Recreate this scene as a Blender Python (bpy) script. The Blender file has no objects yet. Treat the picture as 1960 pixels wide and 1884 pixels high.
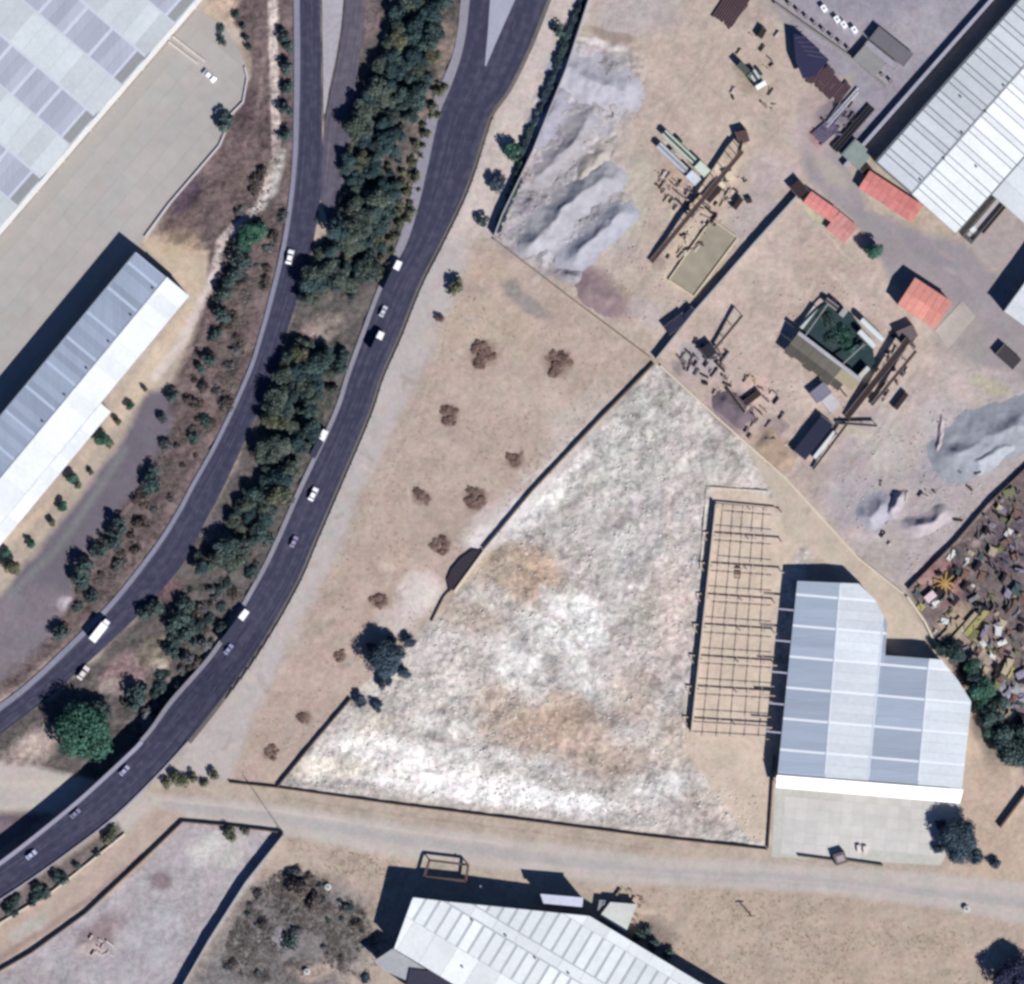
import bpy, bmesh, math, random
import numpy as np
from mathutils import Vector, Matrix

# ------------------------------------------------------------------ camera, world, sun, exposure
S = 0.2                       # metres per plan unit (plan is 1960 x 1884 units, y down = south)
def wp(x, y, z=0.0):
    return Vector(((x - 980.0) * S, (942.0 - y) * S, z))
scn = bpy.context.scene
COL = scn.collection
cam = bpy.data.cameras.new('camera')
cam_o = bpy.data.objects.new('camera', cam); COL.objects.link(cam_o)
CAM_H = 3000.0
cam_o.location = (0, 0, CAM_H)
cam.sensor_fit = 'HORIZONTAL'; cam.sensor_width = 36.0
cam.lens = 36.0 * CAM_H / (1960 * S)
cam.clip_start = 10; cam.clip_end = 20000
scn.camera = cam_o
SUN_EL = math.radians(38); SUN_AZ = math.radians(180 - 39.7)     # clockwise from north
w = bpy.data.worlds.new('World'); scn.world = w; w.use_nodes = True
nt = w.node_tree
for n in list(nt.nodes): nt.nodes.remove(n)
sky = nt.nodes.new('ShaderNodeTexSky'); sky.sky_type = 'NISHITA'; sky.sun_disc = False
sky.air_density = 0.6; sky.dust_density = 0.0; sky.ozone_density = 10.0
sky.sun_elevation = SUN_EL; sky.sun_rotation = SUN_AZ
bg = nt.nodes.new('ShaderNodeBackground'); bg.inputs['Strength'].default_value = 0.062
ow = nt.nodes.new('ShaderNodeOutputWorld')
nt.links.new(sky.outputs[0], bg.inputs[0]); nt.links.new(bg.outputs[0], ow.inputs[0])
sun = bpy.data.lights.new('sun', 'SUN'); sun.energy = 4.6; sun.angle = math.radians(0.5); sun.color = (1.0, 0.975, 0.945)
sun_o = bpy.data.objects.new('sun', sun); COL.objects.link(sun_o)
sd_ = Vector((math.sin(SUN_AZ) * math.cos(SUN_EL), math.cos(SUN_AZ) * math.cos(SUN_EL), math.sin(SUN_EL)))
sun_o.rotation_euler = sd_.to_track_quat('Z', 'Y').to_euler(); sun_o.location = (60, -70, 200)
scn.view_settings.view_transform = 'Standard'; scn.view_settings.look = 'None'
scn.view_settings.exposure = 0.57; scn.view_settings.gamma = 1.0
scn.view_settings.use_curve_mapping = False
scn.cycles.filter_width = 3.0          # soft optics of a satellite picture
scn.cycles.max_bounces = 4; scn.cycles.diffuse_bounces = 2; scn.cycles.glossy_bounces = 2

# ------------------------------------------------------------------ colour
KLIT = (1.42, 1.40, 1.40)               # brightness of a white card in the sun at this exposure
def _l(c):
    c /= 255.0
    return c / 12.92 if c <= 0.04045 else ((c + 0.055) / 1.055) ** 2.4
def A(r, g, b):                       # daylight appearance -> albedo
    return tuple(min(0.86, _l(v) / k) for v, k in zip((r, g, b), KLIT))

R = random.Random(7)
NR = np.random.RandomState(11)
TAB = NR.rand(8, 256, 256)
def vn(x, y, s=0):
    xi = np.floor(x).astype(int); yi = np.floor(y).astype(int)
    fx = x - xi; fy = y - yi
    fx = fx * fx * (3 - 2 * fx); fy = fy * fy * (3 - 2 * fy)
    t = TAB[s % 8]
    a = t[xi % 256, yi % 256]; b = t[(xi + 1) % 256, yi % 256]
    c = t[xi % 256, (yi + 1) % 256]; d = t[(xi + 1) % 256, (yi + 1) % 256]
    return (a * (1 - fx) + b * fx) * (1 - fy) + (c * (1 - fx) + d * fx) * fy
def fbm(x, y, sc, o=4, s=0):
    v = 0; amp = 0.5; f = 1.0 / sc; tot = 0
    for i in range(o):
        v = v + amp * vn(x * f + 17.3 * i, y * f + 9.1 * i, s + i); tot += amp
        amp *= 0.55; f *= 2.03
    return v / tot * 2 - 1

# ------------------------------------------------------------------ materials
MATS = {}
def mat(name, col, rough=0.85, var=0.12, sc=0.6, bump=0.0, bsc=3.0, spec=0.3, metal=0.0, stretch=None, col2=None, sc2=0.06):
    """procedural: base colour broken by two scales of noise, optional bump"""
    if name in MATS: return MATS[name]
    m = bpy.data.materials.new(name); m.use_nodes = True; MATS[name] = m
    t = m.node_tree; N = t.nodes; L = t.links
    p = N['Principled BSDF']; p.inputs['Roughness'].default_value = rough
    p.inputs['Specular IOR Level'].default_value = spec; p.inputs['Metallic'].default_value = metal
    g = N.new('ShaderNodeNewGeometry')
    src = g.outputs['Position']
    if stretch:
        mp = N.new('ShaderNodeMapping'); mp.vector_type = 'POINT'
        mp.inputs['Rotation'].default_value = (0, 0, stretch[0]); mp.inputs['Scale'].default_value = (stretch[1], stretch[2], 1)
        L.new(src, mp.inputs['Vector']); src = mp.outputs[0]
    n1 = N.new('ShaderNodeTexNoise'); n1.inputs['Scale'].default_value = sc; n1.inputs['Detail'].default_value = 5
    n2 = N.new('ShaderNodeTexNoise'); n2.inputs['Scale'].default_value = sc2; n2.inputs['Detail'].default_value = 3
    L.new(src, n1.inputs['Vector']); L.new(src, n2.inputs['Vector'])
    mx = N.new('ShaderNodeMix'); mx.data_type = 'RGBA'
    c2 = col2 if col2 else tuple(min(0.88, c * (1 + var)) for c in col)
    mx.inputs['A'].default_value = (*[c * (1 - var) for c in col], 1); mx.inputs['B'].default_value = (*c2, 1)
    ad = N.new('ShaderNodeMath'); ad.operation = 'ADD'
    L.new(n1.outputs['Fac'], ad.inputs[0]); L.new(n2.outputs['Fac'], ad.inputs[1])
    mr = N.new('ShaderNodeMapRange'); mr.inputs['From Min'].default_value = 0.7; mr.inputs['From Max'].default_value = 1.3
    L.new(ad.outputs[0], mr.inputs['Value']); L.new(mr.outputs[0], mx.inputs['Factor'])
    L.new(mx.outputs['Result'], p.inputs['Base Color'])
    if bump > 0:
        nb = N.new('ShaderNodeTexNoise'); nb.inputs['Scale'].default_value = bsc; nb.inputs['Detail'].default_value = 4
        L.new(src, nb.inputs['Vector'])
        b = N.new('ShaderNodeBump'); b.inputs['Strength'].default_value = bump; b.inputs['Distance'].default_value = 0.3
        L.new(nb.outputs['Fac'], b.inputs['Height']); L.new(b.outputs[0], p.inputs['Normal'])
    return m

def ground_mat(name='soil'):
    if name in MATS: return MATS[name]
    m = bpy.data.materials.new(name); m.use_nodes = True; MATS[name] = m
    t = m.node_tree; N = t.nodes; L = t.links
    p = N['Principled BSDF']; p.inputs['Roughness'].default_value = 0.95; p.inputs['Specular IOR Level'].default_value = 0.1
    at = N.new('ShaderNodeAttribute'); at.attribute_name = 'soil'
    g = N.new('ShaderNodeNewGeometry')
    fac = None
    def noise(sc, det, dist=0.0):
        n = N.new('ShaderNodeTexNoise'); n.inputs['Scale'].default_value = sc; n.inputs['Detail'].default_value = det
        n.inputs['Distortion'].default_value = dist
        L.new(g.outputs['Position'], n.inputs['Vector']); return n.outputs['Fac']
    def math_(op, a, b=None, v=None):
        q = N.new('ShaderNodeMath'); q.operation = op
        L.new(a, q.inputs[0])
        if b is not None: L.new(b, q.inputs[1])
        if v is not None: q.inputs[1].default_value = v
        return q.outputs[0]
    # contrast of the noise follows the alpha of the soil attribute
    a = math_('SUBTRACT', noise(0.45, 6, 0.6), v=0.5); b = math_('SUBTRACT', noise(0.09, 4, 0.4), v=0.5)
    c = math_('SUBTRACT', noise(1.6, 3), v=0.5)
    # dark crumbly seams, strongest where the soil is broken
    rd = math_('ABSOLUTE', math_('SUBTRACT', noise(0.22, 4, 1.2), v=0.5)); rq = N.new('ShaderNodeMapRange'); rq.inputs['From Min'].default_value = 0.0; rq.inputs['From Max'].default_value = 0.07
    rq.inputs['To Min'].default_value = -0.55; rq.inputs['To Max'].default_value = 0.08; L.new(rd, rq.inputs['Value'])
    s = math_('ADD', math_('MULTIPLY', a, v=2.0), math_('MULTIPLY', b, v=2.6)); s = math_('ADD', s, math_('MULTIPLY', c, v=0.7))
    s = math_('ADD', s, rq.outputs[0])
    s = math_('MULTIPLY', s, at.outputs['Alpha']); s = math_('MULTIPLY', s, v=1.3)
    s = math_('ADD', s, v=1.0)
    mx = N.new('ShaderNodeVectorMath'); mx.operation = 'SCALE'
    L.new(at.outputs['Color'], mx.inputs[0]); L.new(s, mx.inputs['Scale'])
    # hue drift between pinkish and olive patches
    h = noise(0.035, 3)
    hm = N.new('ShaderNodeMix'); hm.data_type = 'RGBA'; hm.inputs['A'].default_value = (1.04, 1.0, 0.96, 1); hm.inputs['B'].default_value = (0.98, 1.0, 1.03, 1)
    L.new(h, hm.inputs['Factor'])
    mm = N.new('ShaderNodeVectorMath'); mm.operation = 'MULTIPLY'
    L.new(mx.outputs[0], mm.inputs[0]); L.new(hm.outputs['Result'], mm.inputs[1])
    h2 = noise(0.16, 3, 0.5)
    rp = N.new('ShaderNodeMapRange'); rp.inputs['From Min'].default_value = 0.35; rp.inputs['From Max'].default_value = 0.65; L.new(h2, rp.inputs['Value'])
    hn = N.new('ShaderNodeMix'); hn.data_type = 'RGBA'; hn.inputs['A'].default_value = (1.045, 0.985, 1.0, 1); hn.inputs['B'].default_value = (0.985, 1.0, 0.968, 1)
    L.new(rp.outputs[0], hn.inputs['Factor'])
    m3 = N.new('ShaderNodeVectorMath'); m3.operation = 'MULTIPLY'; L.new(mm.outputs[0], m3.inputs[0]); L.new(hn.outputs['Result'], m3.inputs[1]); mm = m3
    mn = N.new('ShaderNodeVectorMath'); mn.operation = 'MINIMUM'; mn.inputs[1].default_value = (0.86, 0.86, 0.86)
    L.new(mm.outputs[0], mn.inputs[0])
    L.new(mn.outputs[0], p.inputs['Base Color'])
    nb = noise(1.3, 5)
    bm_ = N.new('ShaderNodeBump'); bm_.inputs['Distance'].default_value = 0.5
    L.new(math_('MULTIPLY', at.outputs['Alpha'], v=0.7), bm_.inputs['Strength'])
    L.new(nb, bm_.inputs['Height']); L.new(bm_.outputs[0], p.inputs['Normal'])
    return m

def asphalt_mat(name, ca, cb, cc):
    """asphalt with long streaks that follow the lanes (uv: u across, v along in metres)"""
    if name in MATS: return MATS[name]
    m = bpy.data.materials.new(name); m.use_nodes = True; MATS[name] = m
    t = m.node_tree; N = t.nodes; L = t.links
    p = N['Principled BSDF']; p.inputs['Roughness'].default_value = 0.8; p.inputs['Specular IOR Level'].default_value = 0.25
    uv = N.new('ShaderNodeUVMap'); uv.uv_map = 'lane'
    mp = N.new('ShaderNodeMapping'); mp.inputs['Scale'].default_value = (9.0, 0.02, 1); L.new(uv.outputs[0], mp.inputs['Vector'])
    n = N.new('ShaderNodeTexNoise'); n.inputs['Scale'].default_value = 1.0; n.inputs['Detail'].default_value = 4; L.new(mp.outputs[0], n.inputs['Vector'])
    g = N.new('ShaderNodeNewGeometry')
    n2 = N.new('ShaderNodeTexNoise'); n2.inputs['Scale'].default_value = 0.35; n2.inputs['Detail'].default_value = 5; L.new(g.outputs['Position'], n2.inputs['Vector'])
    r = N.new('ShaderNodeValToRGB'); r.color_ramp.elements[0].position = 0.33; r.color_ramp.elements[0].color = (*ca, 1)
    r.color_ramp.elements[1].position = 0.68; r.color_ramp.elements[1].color = (*cc, 1)
    e = r.color_ramp.elements.new(0.5); e.color = (*cb, 1)
    md = N.new('ShaderNodeMath'); md.operation = 'MULTIPLY_ADD'; md.inputs[1].default_value = 0.45; L.new(n2.outputs['Fac'], md.inputs[0])
    mm = N.new('ShaderNodeMath'); mm.operation = 'MULTIPLY'; mm.inputs[1].default_value = 0.57; L.new(n.outputs['Fac'], mm.inputs[0]); L.new(mm.outputs[0], md.inputs[2])
    L.new(md.outputs[0], r.inputs[0]); L.new(r.outputs[0], p.inputs['Base Color'])
    return m

def leaf_mat(name, dark, light, sc=0.35):
    if name in MATS: return MATS[name]
    m = bpy.data.materials.new(name); m.use_nodes = True; MATS[name] = m
    t = m.node_tree; N = t.nodes; L = t.links
    p = N['Principled BSDF']; p.inputs['Roughness'].default_value = 0.7; p.inputs['Specular IOR Level'].default_value = 0.2
    g = N.new('ShaderNodeNewGeometry')
    n = N.new('ShaderNodeTexNoise'); n.inputs['Scale'].default_value = sc; n.inputs['Detail'].default_value = 3; L.new(g.outputs['Position'], n.inputs['Vector'])
    ad = N.new('ShaderNodeMath'); ad.operation = 'MULTIPLY_ADD'; ad.inputs[1].default_value = 0.45
    L.new(g.outputs['Random Per Island'], ad.inputs[0]); L.new(n.outputs['Fac'], ad.inputs[2])
    r = N.new('ShaderNodeValToRGB'); r.color_ramp.elements[0].position = 0.42; r.color_ramp.elements[0].color = (*dark, 1)
    r.color_ramp.elements[1].position = 1.0; r.color_ramp.elements[1].color = (*light, 1)
    L.new(ad.outputs[0], r.inputs[0]); L.new(r.outputs[0], p.inputs['Base Color'])
    return m

# ------------------------------------------------------------------ object helpers
def tag(o, label=None, cat=None, group=None, kind=None):
    if label: o['label'] = label
    if cat: o['category'] = cat
    if group: o['group'] = group
    if kind: o['kind'] = kind
    return o
def thing(name, label, cat, group=None, loc=(0, 0, 0), rz=0.0):
    o = bpy.data.objects.new(name, None); COL.objects.link(o); o.location = loc; o.rotation_euler = (0, 0, rz)
    o.empty_display_size = 0.5
    return tag(o, label, cat, group)
def mesh_obj(name, me, m=None, parent=None, kind=None):
    o = bpy.data.objects.new(name, me); COL.objects.link(o)
    if m is not None and not me.materials: me.materials.append(m)
    if parent is not None: o.parent = parent
    if kind: o['kind'] = kind
    return o
class MB:
    def __init__(s): s.v = []; s.f = []
    def add(s, vs, fs):
        b = len(s.v); s.v += [tuple(v) for v in vs]; s.f += [tuple(i + b for i in f) for f in fs]; return s
    def prism(s, pts, z0, z1):
        """pts: list of (X,Y) metres; z0,z1 numbers or lists"""
        n = len(pts)
        a = sum(pts[i][0] * pts[(i + 1) % n][1] - pts[(i + 1) % n][0] * pts[i][1] for i in range(n))
        if isinstance(z0, (int, float)): z0 = [z0] * n
        if isinstance(z1, (int, float)): z1 = [z1] * n
        if a < 0: pts = pts[::-1]; z0 = list(z0)[::-1]; z1 = list(z1)[::-1]
        vs = [(p[0], p[1], z) for p, z in zip(pts, z0)] + [(p[0], p[1], z) for p, z in zip(pts, z1)]
        fs = [tuple(range(n - 1, -1, -1)), tuple(range(n, 2 * n))] + [(i, (i + 1) % n, n + (i + 1) % n, n + i) for i in range(n)]
        return s.add(vs, fs)
    def box(s, cx, cy, cz, sx, sy, sz, rz=0.0):
        c, q = math.cos(rz), math.sin(rz)
        pts = [(cx + x * c - y * q, cy + x * q + y * c) for x, y in ((-sx / 2, -sy / 2), (sx / 2, -sy / 2), (sx / 2, sy / 2), (-sx / 2, sy / 2))]
        return s.prism(pts, cz - sz / 2, cz + sz / 2)
    def bar(s, a, b, wd, ht=None):
        a = Vector(a); b = Vector(b); ht = ht or wd
        d = (b - a)
        if d.length < 1e-6: return s
        d.normalize(); up = Vector((0, 0, 1)) if abs(d.z) < 0.95 else Vector((1, 0, 0))
        r = d.cross(up).normalized() * wd / 2; u = r.cross(d).normalized() * ht / 2
        vs = [a - r - u, a + r - u, a + r + u, a - r + u, b - r - u, b + r - u, b + r + u, b - r + u]
        return s.add(vs, [(0, 1, 2, 3), (7, 6, 5, 4), (0, 4, 5, 1), (1, 5, 6, 2), (2, 6, 7, 3), (3, 7, 4, 0)])
    def tube(s, a, b, r0, r1=None, n=8):
        a = Vector(a); b = Vector(b); r1 = r0 if r1 is None else r1
        d = (b - a).normalized(); up = Vector((0, 0, 1)) if abs(d.z) < 0.95 else Vector((1, 0, 0))
        x = d.cross(up).normalized(); y = x.cross(d)
        vs = []
        for c, r in ((a, r0), (b, r1)):
            for i in range(n):
                t = 2 * math.pi * i / n; vs.append(c + x * (r * math.cos(t)) + y * (r * math.sin(t)))
        fs = [(i, n + i, n + (i + 1) % n, (i + 1) % n) for i in range(n)] + [tuple(range(n)), tuple(range(2 * n - 1, n - 1, -1))]
        return s.add(vs, fs)
    def mesh(s, name):
        me = bpy.data.meshes.new(name); me.from_pydata(s.v, [], s.f); me.update(); return me
    def obj(s, name, m, parent=None, kind=None): return mesh_obj(name, s.mesh(name), m, parent, kind)
def pv(p): q = wp(p[0], p[1]); return (q.x, q.y)

def clip_half(poly, nx, ny, c):
    """keep points with nx*x+ny*y <= c"""
    out = []
    for i in range(len(poly)):
        a = poly[i]; b = poly[(i + 1) % len(poly)]
        da = nx * a[0] + ny * a[1] - c; db = nx * b[0] + ny * b[1] - c
        if da <= 0: out.append(a)
        if (da < 0 < db) or (db < 0 < da):
            t = da / (da - db); out.append((a[0] + (b[0] - a[0]) * t, a[1] + (b[1] - a[1]) * t))
    return out
def area(p): return 0.5 * sum(p[i][0] * p[(i + 1) % len(p)][1] - p[(i + 1) % len(p)][0] * p[i][1] for i in range(len(p)))

def catmull(pts, step=8.0):
    P = [np.array(p, float) for p in pts]; out = []
    P = [2 * P[0] - P[1]] + P + [2 * P[-1] - P[-2]]
    for i in range(1, len(P) - 2):
        n = max(2, int(np.linalg.norm(P[i + 1][:2] - P[i][:2]) / step))
        for k in range(n):
            t = k / n
            out.append(0.5 * ((2 * P[i]) + (-P[i - 1] + P[i + 1]) * t + (2 * P[i - 1] - 5 * P[i] + 4 * P[i + 1] - P[i + 2]) * t * t + (-P[i - 1] + 3 * P[i] - 3 * P[i + 1] + P[i + 2]) * t ** 3))
    out.append(P[-2]); return out
def catmull2(La, Ra, step=8.0):
    both = [tuple(a) + tuple(b) for a, b in zip(La, Ra)]
    c = catmull(both, step); return [p[:2] for p in c], [p[2:] for p in c]
# ------------------------------------------------------------------ plan data (plan units)
R1L = [(574,-60),(574,0),(575,120),(573,225),(570,300),(562,380),(548,471),(527,560),(503,646),(478,721),(420,846),(372,933),(345,985),(300,1055),(222,1155),(145,1235),(60,1315),(0,1362),(-80,1420)]
R1R = [(613,-60),(613,0),(615,120),(616,225),(618,300),(613,380),(598,471),(574,560),(546,646),(522,721),(468,846),(424,940),(392,1000),(345,1086),(272,1170),(192,1247),(105,1325),(35,1380),(-45,1440)]
R2L = [(910,-60),(900,0),(893,60),(882,112),(862,170),(840,225),(818,325),(800,400),(777,471),(735,546),(697,646),(670,721),(645,796),(577,942),(533,1042),(495,1117),(418,1245),(333,1345),(298,1393),(266,1433),(168,1524),(80,1597),(0,1658),(-80,1712)]
R2R = [(1075,-60),(1047,0),(1028,50),(1007,100),(972,170),(935,225),(905,320),(880,385),(838,471),(800,546),(760,646),(727,721),(702,796),(640,942),(600,1035),(563,1120),(490,1246),(414,1350),(358,1420),(315,1468),(226,1556),(134,1628),(42,1693),(-50,1752)]
R1BL = [(664,-60),(660,0),(655,60),(645,120),(632,180),(622,240),(618,300),(613,380)]
R1BR = [(704,-60),(700,0),(695,60),(687,120),(678,200),(668,280),(655,360),(632,440)]

# ------------------------------------------------------------------ ground sheet
def sdf(px, py, poly):
    d = np.full(px.shape, 1e9); inside = np.zeros(px.shape, bool)
    n = len(poly)
    for i in range(n):
        ax, ay = poly[i]; bx, by = poly[(i + 1) % n]
        ex, ey = bx - ax, by - ay; wx, wy = px - ax, py - ay
        t = np.clip((wx * ex + wy * ey) / (ex * ex + ey * ey + 1e-9), 0, 1)
        d = np.minimum(d, (wx - ex * t) ** 2 + (wy - ey * t) ** 2)
        c = ((ay <= py) != (by <= py)) & (px < (bx - ax) * (py - ay) / ((by - ay) if by != ay else 1e-9) + ax)
        inside ^= c
    d = np.sqrt(d); return np.where(inside, -d, d)
def pdist(px, py, pts):
    d = np.full(px.shape, 1e18)
    for (ax, ay), (bx, by) in zip(pts[:-1], pts[1:]):
        ex, ey = bx - ax, by - ay; wx, wy = px - ax, py - ay
        t = np.clip((wx * ex + wy * ey) / (ex * ex + ey * ey + 1e-9), 0, 1)
        d = np.minimum(d, (wx - ex * t) ** 2 + (wy - ey * t) ** 2)
    return np.sqrt(d)
STEP = 3.0
xs = np.concatenate([[-15000, -6000, -2500, -1000, -500, -250], np.arange(-120, 2082, STEP), [2300, 2700, 3500, 6000, 15000]])
ys = np.concatenate([[-15000, -6000, -2500, -1000, -500, -250], np.arange(-120, 2006, STEP), [2200, 2700, 3500, 6000, 15000]])
GX, GY = np.meshgrid(xs, ys, indexing='ij')
WX = GX + 10 * fbm(GX, GY, 45, 4, 1); WY = GY + 10 * fbm(GX, GY, 45, 4, 2)
col = np.zeros(GX.shape + (3,)); col[:] = A(186, 172, 158)
spk = np.full(GX.shape, 0.16); hgt = np.full(GX.shape, 0.10)
reg = np.zeros(GX.shape, int); REG = ['ground']
F22 = fbm(GX, GY, 22, 3, 4); SWX = GX + 3 * fbm(GX, GY, 30, 3, 5); SWY = GY + 3 * fbm(GX, GY, 30, 3, 6)
def win(x0, y0, x1, y1):
    i0 = np.searchsorted(xs, x0); i1 = np.searchsorted(xs, x1); j0 = np.searchsorted(ys, y0); j1 = np.searchsorted(ys, y1)
    return (slice(max(0, i0 - 1), i1 + 1), slice(max(0, j0 - 1), j1 + 1))
def pwin(poly, m):
    px = [p[0] for p in poly]; py = [p[1] for p in poly]
    x0, x1, y0, y1 = min(px) - m, max(px) + m, min(py) - m, max(py) + m
    return win(x0, y0, x1, y1)
def _mix(W, wgt, c):
    g_ = .3 * c[0] + .55 * c[1] + .15 * c[2]; c = (c[0] + (g_ - c[0]) * .14 + 1, c[1] + (g_ - c[1]) * .14, c[2] + (g_ - c[2]) * .14 + 2)
    col[W] = col[W] * (1 - wgt[..., None]) + np.array(A(*c)) * wgt[..., None]
def region(poly, c=None, soft=4, s=None, h=None, name=None, warp=True, k=1.0):
    W = pwin(poly, 24 + soft)
    x, y = (WX[W], WY[W]) if warp else (GX[W], GY[W])
    wgt = np.clip(0.5 - sdf(x, y, poly) / (2 * soft), 0, 1) * k
    if c is not None: _mix(W, wgt, c)
    if s is not None: spk[W] = spk[W] * (1 - wgt) + s * wgt
    if h is not None: hgt[W] = hgt[W] * (1 - wgt) + h * wgt
    if name:
        if name not in REG: REG.append(name)
        r_ = reg[W]; r_[sdf(GX[W], GY[W], poly) < 0] = REG.index(name); reg[W] = r_
def blob(x, y, rx, ry, c, k=0.8, ang=0, s=None):
    m = max(rx, ry) * 1.5 + 16; W = win(x - m, y - m, x + m, y + m)
    ca, sa = math.cos(math.radians(ang)), math.sin(math.radians(ang))
    dx, dy = WX[W] - x, WY[W] - y
    u = (dx * ca + dy * sa) / rx; v = (-dx * sa + dy * ca) / ry
    q = u * u + v * v + 0.5 * F22[W]
    wgt = np.clip(1.4 - q, 0, 1) * k
    _mix(W, wgt, c)
    if s is not None: spk[W] = spk[W] * (1 - wgt) + s * wgt
def stroke(pts, wd, c, k=0.8, soft=3):
    W = pwin(pts, wd + soft + 8)
    d = pdist(SWX[W], SWY[W], pts)
    wgt = np.clip((wd / 2 + soft / 2 - d) / soft, 0, 1) * k
    _mix(W, wgt, c)

# west bank: scrub between the works and the left carriageway
region([(380,-100),(600,-100),(600,300),(560,480),(450,810),(340,990),(210,1160),(60,1300),(-100,1400),(-100,1250),(60,1240),(110,1180),(150,1080),(240,940),(300,800),(330,740),(372,640),(400,540),(330,470),(300,450),(330,390),(430,260),(480,150),(470,80),(400,0)], (118,102,99), 10, 0.42, 0.5, 'scrub_bank')
# median
region([(612,-100),(905,-100),(890,60),(860,170),(800,400),(735,546),(645,796),(495,1117),(298,1393),(160,1520),(0,1480),(-100,1480),(-100,1440),(100,1330),(272,1170),(425,940),(546,646),(598,471),(640,430),(660,300),(614,225)], (104,98,94), 8, 0.38, 0.45, 'median_strip')
region([(850,40),(885,60),(860,170),(815,325),(790,400),(760,440),(765,330),(800,220),(840,120)], (140,126,114), 12)
blob(620,630,42,26,(165,150,138),0.8,-20); blob(600,640,20,12,(190,165,155),0.6)
blob(240,1290,50,35,(160,132,130),0.8,-30); blob(300,1250,40,30,(150,138,118),0.7); blob(215,1320,26,16,(175,160,150),0.6)
blob(330,1130,30,24,(140,108,108),0.7); blob(60,1430,80,30,(190,172,160),0.9,-30); blob(280,1385,30,16,(165,150,165),0.6)
blob(310,1280,25,12,(200,185,168),0.8,40)
blob(420,1010,34,30,(125,118,125),0.6)
blob(830,60,30,60,(150,128,120),0.5); blob(708,30,22,40,(150,130,130),0.6)
# strip right of R2 at the top
region([(1047,-60),(1150,-60),(1128,20),(1010,290),(945,450),(880,470),(838,471),(905,320),(987,140)], (205,192,182), 6, 0.16, 0.1, 'verge')
region([(838,471),(890,450),(905,480),(862,600),(795,750),(715,900),(672,1010),(620,1120),(540,1270),(478,1400),(440,1492),(300,1500),(402,1372),(495,1260),(567,1117),(640,942),(727,721),(800,546)], (190,182,177), 10, 0.10, 0.05, 'concrete_slope')
# brown field
region([(905,460),(945,455),(1248,690),(830,1190),(530,1508),(440,1498),(478,1400),(540,1270),(620,1120),(672,1010),(715,900),(795,750),(862,600)], (190,170,154), 14, 0.15, 0.15, 'dirt_field')
blob(930,640,110,60,(196,178,152),0.5); blob(700,1130,60,120,(192,168,150),0.5,30); blob(600,1300,60,80,(200,172,155),0.5,30)
blob(1000,570,75,16,(148,142,138),0.75,38); blob(975,545,28,14,(140,138,122),0.6,40)
blob(930,520,40,25,(205,180,158),0.6); blob(1020,760,90,40,(205,188,168),0.4); blob(850,990,60,40,(180,160,145),0.5)
blob(1110,800,90,40,(208,200,188),0.5,-45); blob(800,1140,50,40,(228,218,208),0.8,-40); blob(760,1190,40,30,(215,205,198),0.6)
blob(780,900,30,14,(178,160,145),0.5,-50); blob(830,610,40,10,(165,155,150),0.3,60); blob(650,1400,40,30,(205,190,180),0.4)
stroke([(815,690),(790,780),(720,900),(640,1060)], 5, (172,158,150), 0.4)
stroke([(845,650),(800,800),(740,920),(700,1000)], 4, (205,190,178), 0.4)
for i in range(110):
    t = R.random(); bx = 900 - 420 * t + R.uniform(-90, 150) * (1 - 0.3 * t); by = 540 + 900 * t
    blob(bx, by, R.uniform(5, 24), R.uniform(3, 10), R.choice([(208,194,180),(166,148,136),(200,172,152),(178,170,164),(160,146,130)]), R.uniform(0.2, 0.5), R.uniform(0, 180))
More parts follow.
